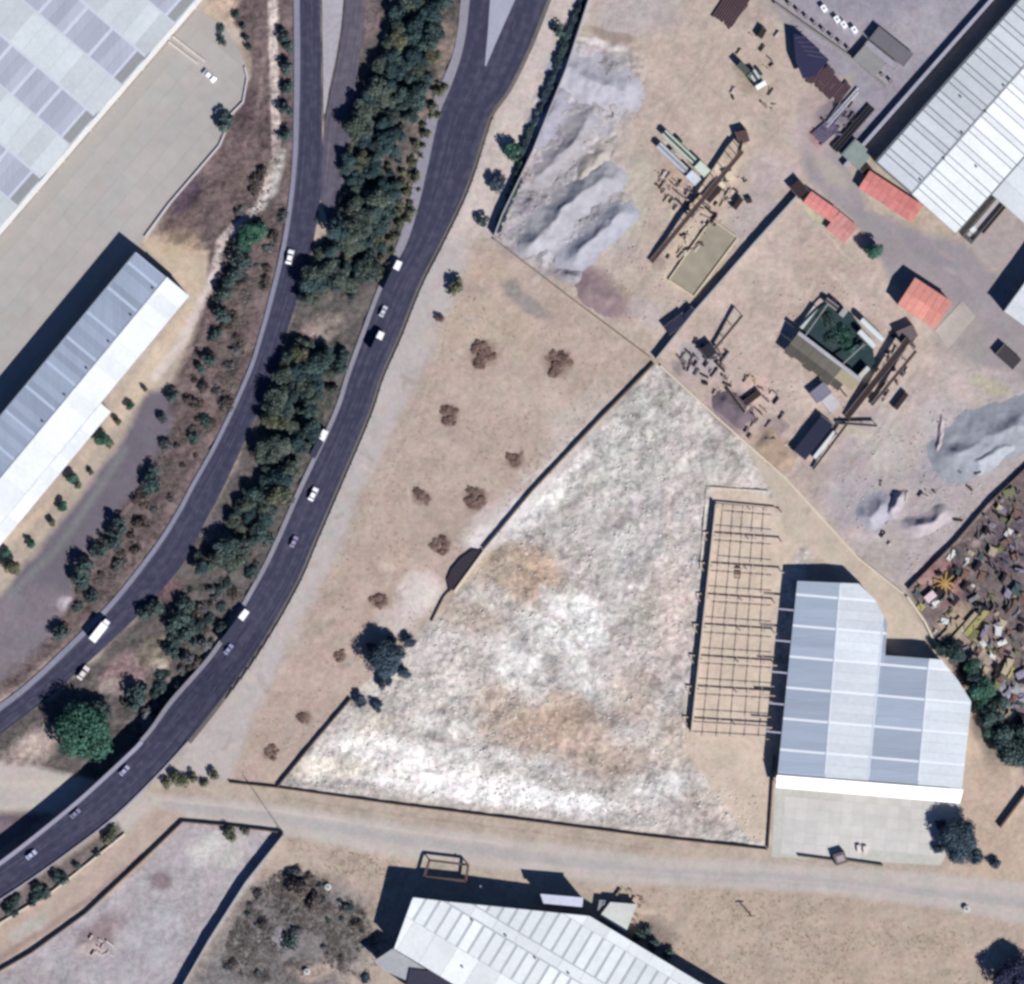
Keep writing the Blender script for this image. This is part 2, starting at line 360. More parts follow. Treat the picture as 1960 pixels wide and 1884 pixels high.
# rubble lot
region([(1256,694),(1500,915),(1560,1060),(1545,1075),(1480,1440),(1470,1622),(1000,1562),(534,1506),(660,1345),(830,1190)], (200,193,184), 5, 0.38, 0.42, 'rubble_lot', warp=False)
for i in range(420):
    x = R.uniform(560, 1480); y = R.uniform(720, 1600)
    blob(x, y, R.uniform(4, 22), R.uniform(3, 9), R.choice([(252,249,244),(246,242,236),(238,234,228),(168,162,154),(184,176,166),(172,168,162),(218,204,190)]), R.uniform(0.3, 0.7), R.uniform(0, 180)) if sdf(np.array([x]), np.array([y]), [(1256,710),(1330,880),(1340,1400),(1460,1610),(1000,1550),(560,1500),(660,1360),(830,1200)])[0] < -6 else None
for x, y, rx, ry, c, k, a in [(1200,860,90,80,(200,200,192),.7,0),(1060,920,120,50,(226,222,214),.7,-40),(950,1010,70,50,(222,214,210),.6,-40),(1130,1190,46,50,(238,238,230),.9,0),
        (1040,1210,60,60,(222,220,212),.7,0),(1020,1080,40,42,(196,166,142),.9,20),(1045,1120,26,22,(205,168,138),.8,0),(940,1090,60,40,(186,170,150),.7,0),
        (1030,1380,80,62,(192,172,152),.85,10),(1050,1410,40,24,(196,160,150),.6,0),(960,1400,46,40,(190,172,150),.6,0),(1160,1440,60,34,(200,182,168),.7,0),
        (760,1440,110,40,(236,230,222),.8,8),(900,1500,190,30,(250,243,232),.95,7),(620,1470,70,26,(240,230,212),.8,-10),(1110,1540,90,24,(244,240,232),.8,6),(860,1460,80,30,(240,236,228),.7,6),
        (1000,1450,90,22,(232,230,222),.7,8),(700,1400,50,24,(236,230,205),.7,-40),(1270,1500,60,50,(226,226,220),.8,0),(1350,1560,110,40,(196,186,176),.7,5),(1400,1500,60,70,(205,196,182),.6,0),
        (870,1230,60,50,(226,218,210),.7,0),(850,1320,80,50,(222,216,204),.7,0),(960,1260,50,60,(215,205,200),.6,0),(1220,1290,60,80,(208,196,186),.6,0),(1180,1380,26,20,(168,158,148),.8,0),
        (1290,1200,30,120,(212,194,184),.7,8),(1270,990,60,70,(198,190,188),.7,0),(1210,1060,50,60,(206,206,200),.6,0),(1330,880,110,60,(208,200,190),.6,40),(1420,960,60,30,(205,192,178),.6,30),
        (1100,1310,60,40,(228,224,216),.7,0),(1110,1080,50,30,(192,182,172),.6,30),(860,1190,40,30,(196,188,176),.5,0),(1240,1170,24,40,(200,192,170),.6,0),(1470,1560,14,60,(205,176,158),.8,4)]:
    blob(x, y, rx, ry, c, k * .85, a)
for x, y, rx, ry, c, k, a in [(1010,1095,84,54,(196,170,144),.85,30),(950,1085,50,30,(190,174,154),.7,0),(1040,1385,118,70,(194,170,148),.9,12),(960,1340,60,40,(202,184,164),.7,0),(1160,1450,100,42,(198,178,160),.85,14),(900,1180,70,36,(194,178,158),.7,10),(1210,1330,50,60,(202,184,166),.7,0),(1300,1420,60,60,(208,192,174),.7,0),(1400,1530,90,60,(204,190,174),.7,0),
        (1280,1150,40,90,(210,194,180),.6,8),(1110,1200,60,60,(248,248,242),.8,0),(1060,1150,24,40,(246,244,238),.7,-40),(740,1440,110,34,(250,246,238),.85,8),(880,1505,200,26,(255,250,244),.95,7),(1060,1530,120,18,(252,250,244),.9,7),(650,1470,60,24,(248,240,222),.8,-10),(1030,960,100,30,(240,236,230),.7,-42),(930,1030,40,24,(238,232,226),.6,-40),(1380,1490,40,24,(240,238,232),.7,0),(850,1390,60,20,(244,240,228),.7,20),(1000,1290,40,70,(244,242,236),.6,-30),
        (1240,780,60,40,(188,190,182),.6,40),(1330,850,60,30,(196,194,186),.5,40)]:
    blob(x, y, rx, ry, c, k, a)
stroke([(1280,940),(1285,1080),(1262,1240),(1250,1380),(1200,1460)], 14, (214,198,184), .5, 10)
stroke([(900,1190),(980,1160),(1060,1180),(1120,1250),(1150,1330)], 7, (206,192,178), .5, 4)
stroke([(700,1400),(820,1350),(930,1370),(1040,1440),(1180,1500)], 6, (206,190,172), .5, 4)
stroke([(1100,1090),(1150,1160),(1175,1230)], 10, (226,212,204), 0.6)
# unfinished hall floor surround
region([(1368,930),(1480,950),(1530,1050),(1495,1110),(1478,1440),(1476,1620),(1440,1610),(1310,1440),(1320,1300)], (212,194,172), 6, 0.14, 0.08, 'building_plot')
# north yard
region([(1140,-100),(1480,-100),(1510,60),(1560,150),(1600,290),(1560,350),(1525,365),(1250,688),(945,452),(1010,290),(1128,40)], (194,176,160), 5, 0.16, 0.15, 'works_yard', warp=False)
region([(1110,85),(1180,90),(1230,130),(1215,190),(1170,300),(1205,400),(1120,490),(1050,520),(945,452),(1012,280)], (176,172,174), 22, 0.26, 0.75)
for x, y, rx, ry, c, k, a in [(1095,120,50,30,(190,186,194),.7,0),(1060,240,26,60,(150,146,158),.7,-66),(1120,270,30,40,(200,192,190),.6,-50),(1140,400,70,24,(150,150,160),.6,-42),(1080,470,60,24,(184,184,194),.7,-30),(1180,330,26,60,(198,186,172),.6,20),(1020,400,22,40,(138,136,150),.7,-66),(1180,470,40,30,(192,182,176),.6,0),(1130,190,60,16,(206,202,208),.7,10)]:
    blob(x, y, rx, ry, c, k, a)
for i in range(60): blob(R.uniform(960,1230), R.uniform(90,520), R.uniform(8,40), R.uniform(2,6), R.choice([(206,202,206),(142,140,152),(192,180,172),(160,158,168)]), .5, R.uniform(-60,-35)) if True else 0
blob(1215,30,90,45,(182,176,176),.7); blob(1300,120,90,80,(196,176,160),.7); blob(1290,520,40,30,(214,194,170),.7); blob(1150,560,70,34,(140,118,122),.8,36)
blob(1060,525,30,14,(165,160,160),.7); blob(1000,480,40,24,(150,148,158),.6); blob(1150,85,50,8,(228,220,214),.9,14); blob(1170,70,50,10,(150,134,120),.7,16)
blob(1440,420,50,60,(182,172,172),.6,40); blob(1240,600,40,26,(198,186,184),.6,36); blob(1400,300,30,70,(214,190,165),.6,30); blob(1220,380,30,90,(196,190,166),.6,10)
blob(1480,330,60,40,(196,178,176),.6); blob(1300,330,40,30,(190,160,140),.6); blob(1345,375,30,20,(220,196,172),.7)
blob(1360,480,42,64,(172,160,140),.9,40, s=0.08)
stroke([(1120,300),(1180,250),(1300,180),(1420,60)], 8, (206,190,176), .5); stroke([(1440,300),(1500,330),(1560,420)], 10, (205,186,176), .5)
# east yard
region([(1530,372),(1600,300),(1700,450),(1800,600),(1960,640),(2100,760),(1960,900),(1830,1035),(1735,1135),(1640,1075),(1500,915),(1256,694)], (198,178,164), 5, 0.17, 0.15, 'plant_yard', warp=False)
blob(1580,500,60,70,(190,170,152),.7); blob(1450,520,60,60,(200,182,166),.7); blob(1570,420,40,30,(178,172,158),.7,40)
region([(1700,760),(1830,690),(2000,720),(1955,900),(1832,1030),(1735,1128),(1640,1060),(1560,950),(1600,860)], (182,172,170), 20, 0.16)
blob(1820,760,90,60,(200,184,172),.7); blob(1700,860,50,60,(200,192,180),.6); blob(1640,960,50,50,(178,172,176),.6); blob(1810,800,60,40,(192,186,186),.6)
blob(1420,780,40,26,(205,170,158),.7); blob(1350,700,40,30,(178,172,174),.6); blob(1400,790,46,40,(120,104,112),.75,40); blob(1480,860,50,30,(172,146,124),.75,20)
blob(1450,740,26,30,(210,176,160),.6); blob(1690,1070,50,40,(180,172,160),.6); blob(1560,900,30,20,(170,160,150),.6); blob(1900,740,50,14,(190,186,150),.7,20)
blob(1730,800,40,70,(205,190,174),.5,-30)
stroke([(1640,860),(1720,740),(1760,690)], 10, (206,192,180), .5); stroke([(1560,540),(1480,640),(1400,700)], 8, (206,186,170), .5)
# street
region([(1530,200),(1565,225),(1625,310),(1660,400),(1765,440),(1850,470),(2100,700),(2100,820),(1950,720),(1850,690),(1780,600),(1700,520),(1645,440),(1545,350),(1535,270)], (160,152,153), 8, 0.10, 0.02, 'street')
blob(1560,260,50,40,(188,170,166),.8); blob(1590,330,40,24,(186,174,160),.7,40); blob(1780,480,60,24,(150,144,152),.6,35); blob(1840,650,60,50,(165,160,152),.7,0)
# logistics yard top right
region([(1440,-100),(1990,-100),(1900,0),(1650,270),(1600,260),(1560,150),(1500,60)], (160,155,164), 6, 0.16, 0.05, 'storage_yard')
blob(1640,10,120,24,(150,148,160),.6); blob(1760,60,60,50,(176,172,176),.6); blob(1560,200,40,30,(190,168,160),.7); blob(1600,220,40,30,(120,112,128),.7); blob(1490,20,40,30,(170,160,154),.6,30)
region([(1930,400),(2100,300),(2100,620),(1960,560),(1850,470)], (176,164,160), 5, 0.12)
# tan strip and junkyard
region([(1420,840),(1500,910),(1640,1062),(1725,1140),(1795,1240),(1860,1340),(1800,1290),(1690,1240),(1640,1115),(1560,1062),(1510,1030),(1480,950)], (202,187,166), 4, 0.12, 0.05, 'verge', warp=False)
region([(2100,760),(1960,890),(1832,1035),(1737,1132),(1795,1240),(1868,1345),(1960,1480),(2100,1600)], (124,110,108), 6, 0.4, 0.3, 'scrap_yard', warp=False)
blob(1800,1115,46,50,(178,132,128),.85,-30); blob(1830,1180,46,24,(186,160,128),.7,-30); blob(1860,1230,60,30,(176,158,138),.7,-30); blob(1930,1040,40,60,(90,78,98),.7)
blob(1900,1260,50,24,(190,172,158),.6,-30); blob(1930,1300,40,26,(120,118,112),.7); blob(1935,1330,40,20,(180,182,188),.7)
# east of hall
region([(1795,1240),(1868,1345),(1960,1480),(2100,1600),(2100,1720),(1800,1665),(1840,1560),(1858,1500)], (198,176,154), 6, 0.17, 0.1, 'verge')
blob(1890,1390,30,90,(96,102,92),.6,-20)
# bottom strip
region([(1150,1690),(1400,1700),(1600,1712),(1850,1745),(2100,1800),(2100,2100),(1400,2100),(1350,1890),(1230,1800)], (190,171,151), 8, 0.16, 0.15, 'dry_field')
for i in range(40):
    blob(R.uniform(1240, 1950), R.uniform(1710, 1884), R.uniform(8, 30), R.uniform(4, 12), R.choice([(206,190,168),(172,156,138),(196,170,150),(182,166,150)]), R.uniform(0.3, 0.6), R.uniform(-20, 20))
blob(1260,1790,40,26,(130,118,112),.7,35)
region([(545,1598),(700,1625),(800,1645),(735,1840),(640,2100),(200,2100),(345,1884)], (190,172,154), 8, 0.2, 0.15, 'dry_field')
region([(545,1680),(620,1680),(700,1720),(730,1800),(650,1884),(620,2100),(200,2100),(345,1884),(480,1690)], (132,127,124), 24, 0.4, 0.3)
blob(600,1860,50,20,(186,166,150),.8); blob(520,1800,60,36,(150,146,150),.6)
region([(350,1572),(542,1596),(345,1886),(200,2100),(-100,2100),(-100,1930),(0,1862),(110,1785),(185,1730),(275,1655)], (180,173,175), 4, 0.22, 0.2, 'storage_lot', warp=False)
blob(190,1790,60,30,(150,132,130),.8,-40); blob(170,1822,30,14,(205,190,180),.7); blob(420,1630,60,34,(208,204,196),.8,0); blob(310,1690,24,18,(130,112,118),.8); blob(300,1780,50,70,(182,182,186),.7,30)
blob(220,1700,40,14,(200,178,168),.6,-40); blob(60,1870,60,20,(168,158,158),.7)
# dirt road running east-west
region([(-100,1462),(60,1466),(300,1520),(520,1540),(760,1575),(980,1606),(1250,1640),(1475,1652),(1700,1665),(2100,1702),(2100,1800),(1850,1745),(1600,1712),(1400,1700),(1150,1690),(980,1668),(760,1640),(545,1600),(430,1573),(350,1568),(240,1600),(150,1560),(-100,1552)], (196,187,177), 6, 0.09, 0.03, 'dirt_road', warp=False)
stroke([(320,1540),(520,1566),(760,1606),(980,1636),(1250,1672),(1500,1682),(1960,1728)], 20, (178,174,171), .75, 10)
stroke([(300,1530),(520,1552),(760,1588),(980,1618)], 5, (212,200,186), .6); stroke([(560,1530),(760,1560),(1000,1590),(1250,1626)], 4, (170,150,132), .6)
stroke([(-50,1500),(100,1500),(180,1515)], 12, (205,196,180), .7); stroke([(-50,1530),(140,1535)], 8, (184,184,180), .6)
stroke([(900,1645),(1150,1668),(1400,1680),(1600,1692),(1960,1745)], 5, (205,190,180), .5)
region([(-100,1552),(100,1556),(60,1600),(-100,1680)], (120,105,112), 10, 0.3)
# slope between overpass and lower road
region([(360,1560),(350,1572),(275,1655),(185,1730),(100,1785),(0,1860),(-100,1930),(-100,1820),(0,1768),(100,1708),(240,1598),(300,1545)], (190,170,154), 5, 0.14, 0.1, 'verge')
stroke([(-20,1850),(100,1770),(180,1715),(270,1640)], 12, (150,126,122), .6, 6); stroke([(30,1790),(80,1760)], 26, (186,186,176), .7, 10)
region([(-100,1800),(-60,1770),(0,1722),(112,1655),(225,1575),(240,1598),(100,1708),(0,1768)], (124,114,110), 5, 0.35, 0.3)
# west: lane, path
region([(262,450),(330,470),(400,480),(395,560),(360,650),(300,735),(190,850),(90,980),(0,1060),(-100,1150),(-100,1050),(0,1030),(110,950),(190,830),(300,660),(365,575)], (206,186,160), 4, 0.14, 0.05, 'verge', warp=False)
blob(345,470,50,30,(190,166,132),.7); blob(350,430,40,30,(120,100,92),.7,-40)
region([(285,745),(335,755),(325,830),(270,930),(230,975),(180,1040),(140,1090),(130,1140),(80,1230),(0,1300),(-100,1370),(-100,1180),(0,1150),(50,1080),(150,960),(220,860)], (116,110,120), 8, 0.10, 0.02, 'access_lane')
region([(-100,1180),(0,1140),(70,1120),(130,1140),(80,1240),(0,1300),(-100,1370)], (132,124,130), 14, 0.14)
blob(126,1157,14,14,(176,170,178),.8); stroke([(20,1140),(110,1050),(180,950),(240,860)], 14, (136,146,140), .5, 10)
stroke([(522,-40),(524,120),(530,300),(500,390),(425,462),(402,546),(364,621),(339,671),(296,722)], 17, (214,198,188), .95, 5)
stroke([(540,290),(525,360),(490,410)], 14, (205,205,196), .7, 8); stroke([(505,100),(500,180),(470,280)], 7, (150,130,124), .7, 5)
blob(425,20,30,34,(205,180,155),.85,20); blob(440,60,34,20,(198,184,165),.8,40); blob(350,340,1,1,(110,90,88),0)
blob(470,220,20,60,(96,78,84),.7,10); blob(360,375,50,16,(86,70,86),.8,-48)
for i in range(90):
    x = R.uniform(120, 560); y = R.uniform(60, 1290)
    blob(x, y, R.uniform(8, 24), R.uniform(5, 12), R.choice([(140,118,112),(92,76,78),(128,112,100),(122,98,104),(86,80,82)]), 0.5, R.uniform(-80, -40)) if sdf(np.array([x]), np.array([y]), [(470,250),(560,250),(545,470),(430,800),(330,960),(170,1160),(140,1100),(290,860),(350,740),(410,600),(420,480),(500,400)])[0] < 0 else None

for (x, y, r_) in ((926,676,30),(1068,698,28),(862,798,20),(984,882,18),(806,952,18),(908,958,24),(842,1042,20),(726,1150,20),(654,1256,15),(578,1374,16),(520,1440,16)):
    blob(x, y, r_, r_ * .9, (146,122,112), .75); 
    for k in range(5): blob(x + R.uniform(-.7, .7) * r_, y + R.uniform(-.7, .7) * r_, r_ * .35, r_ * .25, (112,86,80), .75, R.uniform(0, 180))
for i in range(260):      # mottling of the yards
    x, y = R.uniform(950, 1960), R.uniform(0, 1130)
    blob(x, y, R.uniform(5, 28), R.uniform(3, 12), R.choice([(214,196,178),(170,156,146),(204,176,158),(184,174,172),(176,166,144)]), R.uniform(.15, .45), R.choice([-50, 40, 38, R.uniform(0, 180)]))
for x, y, rx, ry, c, k, a in [(1330,680,40,20,(168,168,172),.7,40),(1300,700,20,14,(120,118,124),.6,40),(1410,775,24,14,(110,94,104),.7,40),(1480,820,24,26,(150,128,130),.6,0),(1390,330,24,30,(230,206,176),.6,-50),(1310,455,16,50,(222,200,170),.6,40),(1260,500,14,18,(150,134,118),.6,0),
        (1420,265,14,14,(116,92,84),.7,0),(1440,165,34,14,(150,136,112),.5,30),(1425,140,30,10,(140,124,104),.5,30),(1560,262,20,12,(176,116,112),.6,50),(1650,480,30,12,(200,190,170),.5,35),(1560,420,50,5,(206,200,160),.6,45),(1600,470,50,4,(214,196,176),.6,40),
        (1500,640,16,12,(150,136,124),.5,0),(1680,720,24,36,(214,190,160),.6,30),(1640,830,40,10,(206,196,160),.5,10),(1540,760,30,40,(214,194,180),.5,0),(1800,900,50,20,(170,166,176),.6,0),(1860,900,60,20,(196,192,196),.6,-20),(1660,1030,40,10,(200,190,190),.6,0),(1190,560,30,10,(170,150,120),.4,30)]:
    blob(x, y, rx, ry, c, k, a)
# wheel tracks
for pts_ in ([(1150,560),(1200,470),(1240,380),(1260,240),(1340,120)],[(1170,560),(1225,460),(1250,360),(1275,240),(1360,110)],[(1500,330),(1440,300),(1400,200),(1330,150)],[(1690,840),(1650,900),(1600,980)],[(1760,700),(1700,800),(1620,900)],[(1775,705),(1715,805),(1640,905)],[(1560,560),(1500,640),(1470,720)],[(1850,700),(1780,740),(1760,820)]):
    stroke(pts_, 3, (168,150,138), .45, 3)
# heights
Hn = fbm(GX, GY, 26, 5, 3) * 1.3 + fbm(GX, GY, 7, 3, 6) * 0.6
RID = 0.5 - np.abs(fbm(GX, GY, 34, 4, 0)) * 2.2
H = hgt * (Hn + 0.2 + 0.75 * RID * (hgt > .4)) - 0.02
flat = np.zeros(GX.shape, bool)
for La, Ra in ((R1L, R1R), (R2L, R2R), (R1BL, R1BR)):
    poly = list(La) + list(Ra)[::-1]
    d = sdf(GX, GY, poly); H = np.where(d < 40, np.minimum(H, -0.05 + np.clip((d - 14) / 26, 0, 1) * 1.0), H)
H = np.clip(H, -0.7, 1.8)
INR = (GX > -130) & (GX < 2090) & (GY > -130) & (GY < 2010)
H = np.where(INR, H, -0.3)
# flat pads for slabs
PADS = [[(1360,940),(1500,940),(1500,1460),(1310,1440)], [(1478,1100),(1860,1100),(1880,1520),(1800,1660),(1470,1650)], [(-130,-130),(480,-130),(480,150),(270,470),(-130,960)]]
for pd in PADS: H = np.where(sdf(GX, GY, pd) < 4, np.minimum(H, -0.03), H)
def ground_z(x, y):
    i = int(np.clip(np.searchsorted(xs, x) , 1, len(xs) - 1)); j = int(np.clip(np.searchsorted(ys, y), 1, len(ys) - 1))
    return float(H[i - 1:i + 1, j - 1:j + 1].mean())
nx, ny = GX.shape
idx = np.arange(nx * ny).reshape(nx, ny)
quads = np.stack([idx[:-1, :-1], idx[:-1, 1:], idx[1:, 1:], idx[1:, :-1]], -1).reshape(-1, 4)   # y flips, keep up-facing
freg = reg[:-1, :-1].reshape(-1)
VX = (GX - 980) * S; VY = (942 - GY) * S
verts = np.stack([VX, VY, H], -1).reshape(-1, 3); cols = np.concatenate([col, spk[..., None]], -1).reshape(-1, 4)
soil = ground_mat()
for k, nm in enumerate(REG):
    q = quads[freg == k]
    if len(q) == 0: continue
    u, inv = np.unique(q.reshape(-1), return_inverse=True)
    me = bpy.data.meshes.new(nm); me.vertices.add(len(u)); me.vertices.foreach_set('co', verts[u].astype(np.float32).ravel())
    me.loops.add(len(q) * 4); me.loops.foreach_set('vertex_index', inv.astype(np.int32).ravel())
    me.polygons.add(len(q)); me.polygons.foreach_set('loop_start', np.arange(0, len(q) * 4, 4, dtype=np.int32))
    me.polygons.foreach_set('loop_total', np.full(len(q), 4, dtype=np.int32))
    me.update(calc_edges=True)
    at = me.attributes.new('soil', 'FLOAT_COLOR', 'POINT'); at.data.foreach_set('color', cols[u].astype(np.float32).ravel())
    me.polygons.foreach_set('use_smooth', np.ones(len(q), bool))
    mesh_obj(nm, me, soil, kind='structure')

# ------------------------------------------------------------------ roads
ASPH = asphalt_mat('asphalt', A(50,49,72), A(61,61,84), A(86,83,102))
ASPH2 = asphalt_mat('old_asphalt', A(78,72,86), A(96,90,104), A(116,108,120))
CONC = mat('concrete', A(176,170,170), var=0.12, sc=0.8, bump=0.15)
SHOULD = mat('shoulder_concrete', A(150,145,156), var=0.14, sc=0.7)
PAINT = mat('road_paint', A(92,90,112), var=0.2)
def strip_obj(name, La, Ra, z, m, thick=0.25, step=8.0, parent=None, zf=None, kind='structure'):
    L_, R_ = catmull2(La, Ra, step)
    vs = []; fs = []; uv = []; s = 0; sl = []
    for i, (a, b) in enumerate(zip(L_, R_)):
        c = (a + b) / 2
        if i: s += float(np.linalg.norm(c - pc)) * S
        pc = c; sl.append(s); zz = zf(a, b) if zf else (z, z - thick)
        for p, h in ((a, zz[0]), (b, zz[0]), (a, zz[1]), (b, zz[1])):
            q = wp(p[0], p[1], h); vs.append(tuple(q))
    n = len(L_)
    for i in range(n - 1):
        k = 4 * i
        fs += [(k, k + 1, k + 5, k + 4), (k + 2, k + 6, k + 7, k + 3), (k, k + 4, k + 6, k + 2), (k + 1, k + 3, k + 7, k + 5)]
    fs += [(0, 2, 3, 1), (4 * n - 4, 4 * n - 3, 4 * n - 1, 4 * n - 2)]
    me = bpy.data.meshes.new(name); me.from_pydata(vs, [], fs)
    ul = me.uv_layers.new(name='lane')
    for lp in me.loops:
        vi = lp.vertex_index; ul.data[lp.index].uv = (float(vi % 2), sl[vi // 4])
    me.update()
    bm = bmesh.new(); bm.from_mesh(me); bmesh.ops.recalc_face_normals(bm, faces=bm.faces); bm.to_mesh(me); bm.free()
    return mesh_obj(name, me, m, parent, kind)
def offset_line(pts, off):
    """offset a polyline to its left-hand side when off>0 (plan units)"""
    out = []
    for i, p in enumerate(pts):
        a = pts[max(0, i - 1)]; b = pts[min(len(pts) - 1, i + 1)]
        dx, dy = b[0] - a[0], b[1] - a[1]; l = math.hypot(dx, dy)
        o = off[i] if isinstance(off, (list, tuple)) else off
        out.append((p[0] + dy / l * o * -1, p[1] + dx / l * o))
    return out
# R2 climbs on to the overpass in the south-west
def z2(y):
    if y < 1180: return 0.22
    t = min(1.0, (y - 1180) / 250.0); t = t * t * (3 - 2 * t)
    return 0.22 + 5.6 * t
BR0 = 1418
def zroad2(extra=0.0):
    def f(a, b):
        y = (a[1] + b[1]) / 2; z = z2(y) + extra
        return (z, -0.1 if y < BR0 else z - 1.1 - extra)
    return f
road_w = strip_obj('road', R1L, R1R, 0.22, ASPH)
slip = strip_obj('slip_road', R1BL, R1BR, 0.212, ASPH2)
i0 = 19
road_e = strip_obj('road', R2L[:18] + [(275,1421)], R2R[:18] + [(360,1418)], 0, ASPH, zf=lambda a, b: (z2((a[1] + b[1]) / 2), -0.1))
DECK_L = [(275,1421)] + R2L[19:]; DECK_R = [(360,1418)] + R2R[18+1:]
bridge = thing('road_bridge', 'curved overpass carrying the dual-lane road over the dirt track, pale kerb on its left edge', 'bridge')
deck = strip_obj('deck', DECK_L, DECK_R, 0, ASPH, zf=lambda a, b: (z2((a[1] + b[1]) / 2), z2((a[1] + b[1]) / 2) - 1.1), parent=bridge, kind=None)
for yk in (3, 4):
    pass
for (px, py) in ((290,1445),(215,1500),(150,1560),(70,1625),(8,1690),(-55,1728)):
    for o in (-22, 22):
        MB().tube(wp(px + o * 0.62, py + o * 0.78, -0.3), wp(px + o * 0.62, py + o * 0.78, 4.8), 0.7, n=10).obj('pier', CONC, bridge)
# shoulders with kerb
w2 = [18,18,17,17,20,22,22,20,17,9,9,9,9,9,9,9,9,9,8]
strip_obj('road_shoulder', offset_line(R2L[:19] + [(275,1421)], w2 + [8]), offset_line(R2L[:19] + [(275,1421)], 0.4), 0, SHOULD, zf=lambda a, b: (z2((a[1] + b[1]) / 2) + 0.12, -0.1))
strip_obj('kerb', offset_line([(275,1421)] + R2L[19:], 8), offset_line([(275,1421)] + R2L[19:], 0.3), 0, mat('parapet', A(165,160,178), var=0.08), zf=lambda a, b: (z2((a[1] + b[1]) / 2) + 0.7, z2((a[1] + b[1]) / 2) - 1.0), parent=bridge, kind=None)
strip_obj('kerb', offset_line([(360,1418)] + R2R[19:], -0.3), offset_line([(360,1418)] + R2R[19:], -3), 0, mat('parapet', A(165,160,178)), zf=lambda a, b: (z2((a[1] + b[1]) / 2) + 0.6, z2((a[1] + b[1]) / 2) - 1.0), parent=bridge, kind=None)
w1 = [12,12,12,11,10,9,9,9,8,8,8,8,9,9,10,11,11,12,12]
strip_obj('road_shoulder', offset_line(R1L, w1), offset_line(R1L, 0.4), 0.3, mat('shoulder_blue', A(142,140,158), var=0.12), thick=0.4)
strip_obj('road_shoulder', offset_line(R2R[:18] + [(360,1418)], -0.4), offset_line(R2R[:18] + [(360,1418)], -8), 0, mat('shoulder_worn', A(112,106,104), var=0.2), zf=lambda a, b: (z2((a[1] + b[1]) / 2) - 0.03, -0.2))
# gore areas
GORE = mat('gore_concrete', A(172,172,188), var=0.1)
MB().prism([pv(p) for p in [(941,-60),(938,0),(934,60),(928,125),(930,128),(948,85),(968,40),(988,-5),(1008,-60)]], 0.1, 0.30).obj('gore', GORE, None, 'structure')
MB().prism([pv(p) for p in [(616,-60),(616,0),(618,120),(619,215),(622,218),(630,170),(643,110),(653,50),(657,0),(661,-60)]], 0.0, 0.26).obj('gore', mat('gore_gravel', A(178,172,178), var=0.15), None, 'structure')
# lane lines
def lerp_line(La, Ra, t): return [(a[0] + (b[0] - a[0]) * t, a[1] + (b[1] - a[1]) * t) for a, b in zip(La, Ra)]
def dashes(La, Ra, t, zfun, parent, wd=1.1, on=18, off=26, nm='lane_dash'):
    c = catmull(lerp_line(La, Ra, t), 4.0); acc = 0; last = c[0]; cur = [c[0]]; draw = True
    for p in c[1:]:
        cur.append(p); acc += float(np.linalg.norm(p - last)); last = p
        if acc > (on if draw else off):
            if draw and -20 < p[1] < 1890 and p[0] > -20:
                a, b = cur[0], cur[-1]; z = zfun(p[1])
                d = (b - a) / np.linalg.norm(b - a); n_ = np.array([-d[1], d[0]]) * wd / 2
                MB().prism([pv(a - n_), pv(b - n_), pv(b + n_), pv(a + n_)], z + 0.004, z + 0.012).obj(nm, PAINT, parent)
            draw = not draw; acc = 0; cur = [p]
dashes(R1L, R1R, 0.52, lambda y: 0.22, road_w)
dashes(R2L[:19], R2R[:19], 0.36, z2, road_e); dashes(R2L[:19], R2R[:19], 0.66, z2, road_e)
dashes(DECK_L, DECK_R, 0.36, z2, deck); dashes(DECK_L, DECK_R, 0.66, z2, deck)
def edge_line(La, Ra, t0, t1, zf, parent, n=1):
    strip_obj('edge_line', lerp_line(La, Ra, t0), lerp_line(La, Ra, t1), 0, PAINT, zf=lambda a, b: (zf((a[1] + b[1]) / 2) + 0.010, zf((a[1] + b[1]) / 2) + 0.004), parent=parent, kind=None)
edge_line(R1L, R1R, 0.03, 0.045, lambda y: 0.22, road_w)
edge_line(R2L[8:18] + [(275,1421)], R2R[8:18] + [(360,1418)], 0.86, 0.875, z2, road_e)
# ------------------------------------------------------------------ buildings
def dirv(a, b):
    l = math.hypot(b[0] - a[0], b[1] - a[1]); return ((b[0] - a[0]) / l, (b[1] - a[1]) / l)
def roof_slope(parent, poly, zf, deck_m, cells, nm='roof_panel', gap=0.6, t=0.07, deck_t=0.35, lift=0.0):
    """deck slab following zf over poly, plus raised sheets.  cells: list of (p0,p1,q0,q1,material) in axes given by zf.axes"""
    pts = [pv(p) for p in poly]; zs = [zf(*p) for p in poly]
    MB().prism(pts, [z - deck_t for z in zs], zs).obj('roof', deck_m, parent)
    (ax, ay), (bx, by), (ox, oy) = zf.axes
    for c in cells:
        p0, p1, q0, q1, m = c[:5]
        g = gap / 2
        q = poly if area(poly) > 0 else poly[::-1]
        k = ox * ax + oy * ay; l = ox * bx + oy * by
        q = clip_half(q, ax, ay, p1 - g + k)
        if len(q) > 2: q = clip_half(q, -ax, -ay, -(p0 + g + k))
        if len(q) > 2: q = clip_half(q, bx, by, q1 - g + l)
        if len(q) > 2: q = clip_half(q, -bx, -by, -(q0 + g + l))
        if len(q) < 3 or abs(area(q)) < 6: continue
        zz = [zf(*p) for p in q]
        MB().prism([pv(p) for p in q], [z + 0.003 for z in zz], [z + t + lift for z in zz]).obj(nm if len(c) < 6 else c[5], m, parent)
def plane_z(p_ref, nrm, z0, slope, axes):
    """height falls by slope (m per plan unit) along nrm from p_ref"""
    def f(x, y): return z0 - slope * abs((x - p_ref[0]) * nrm[0] + (y - p_ref[1]) * nrm[1])
    f.axes = axes; return f
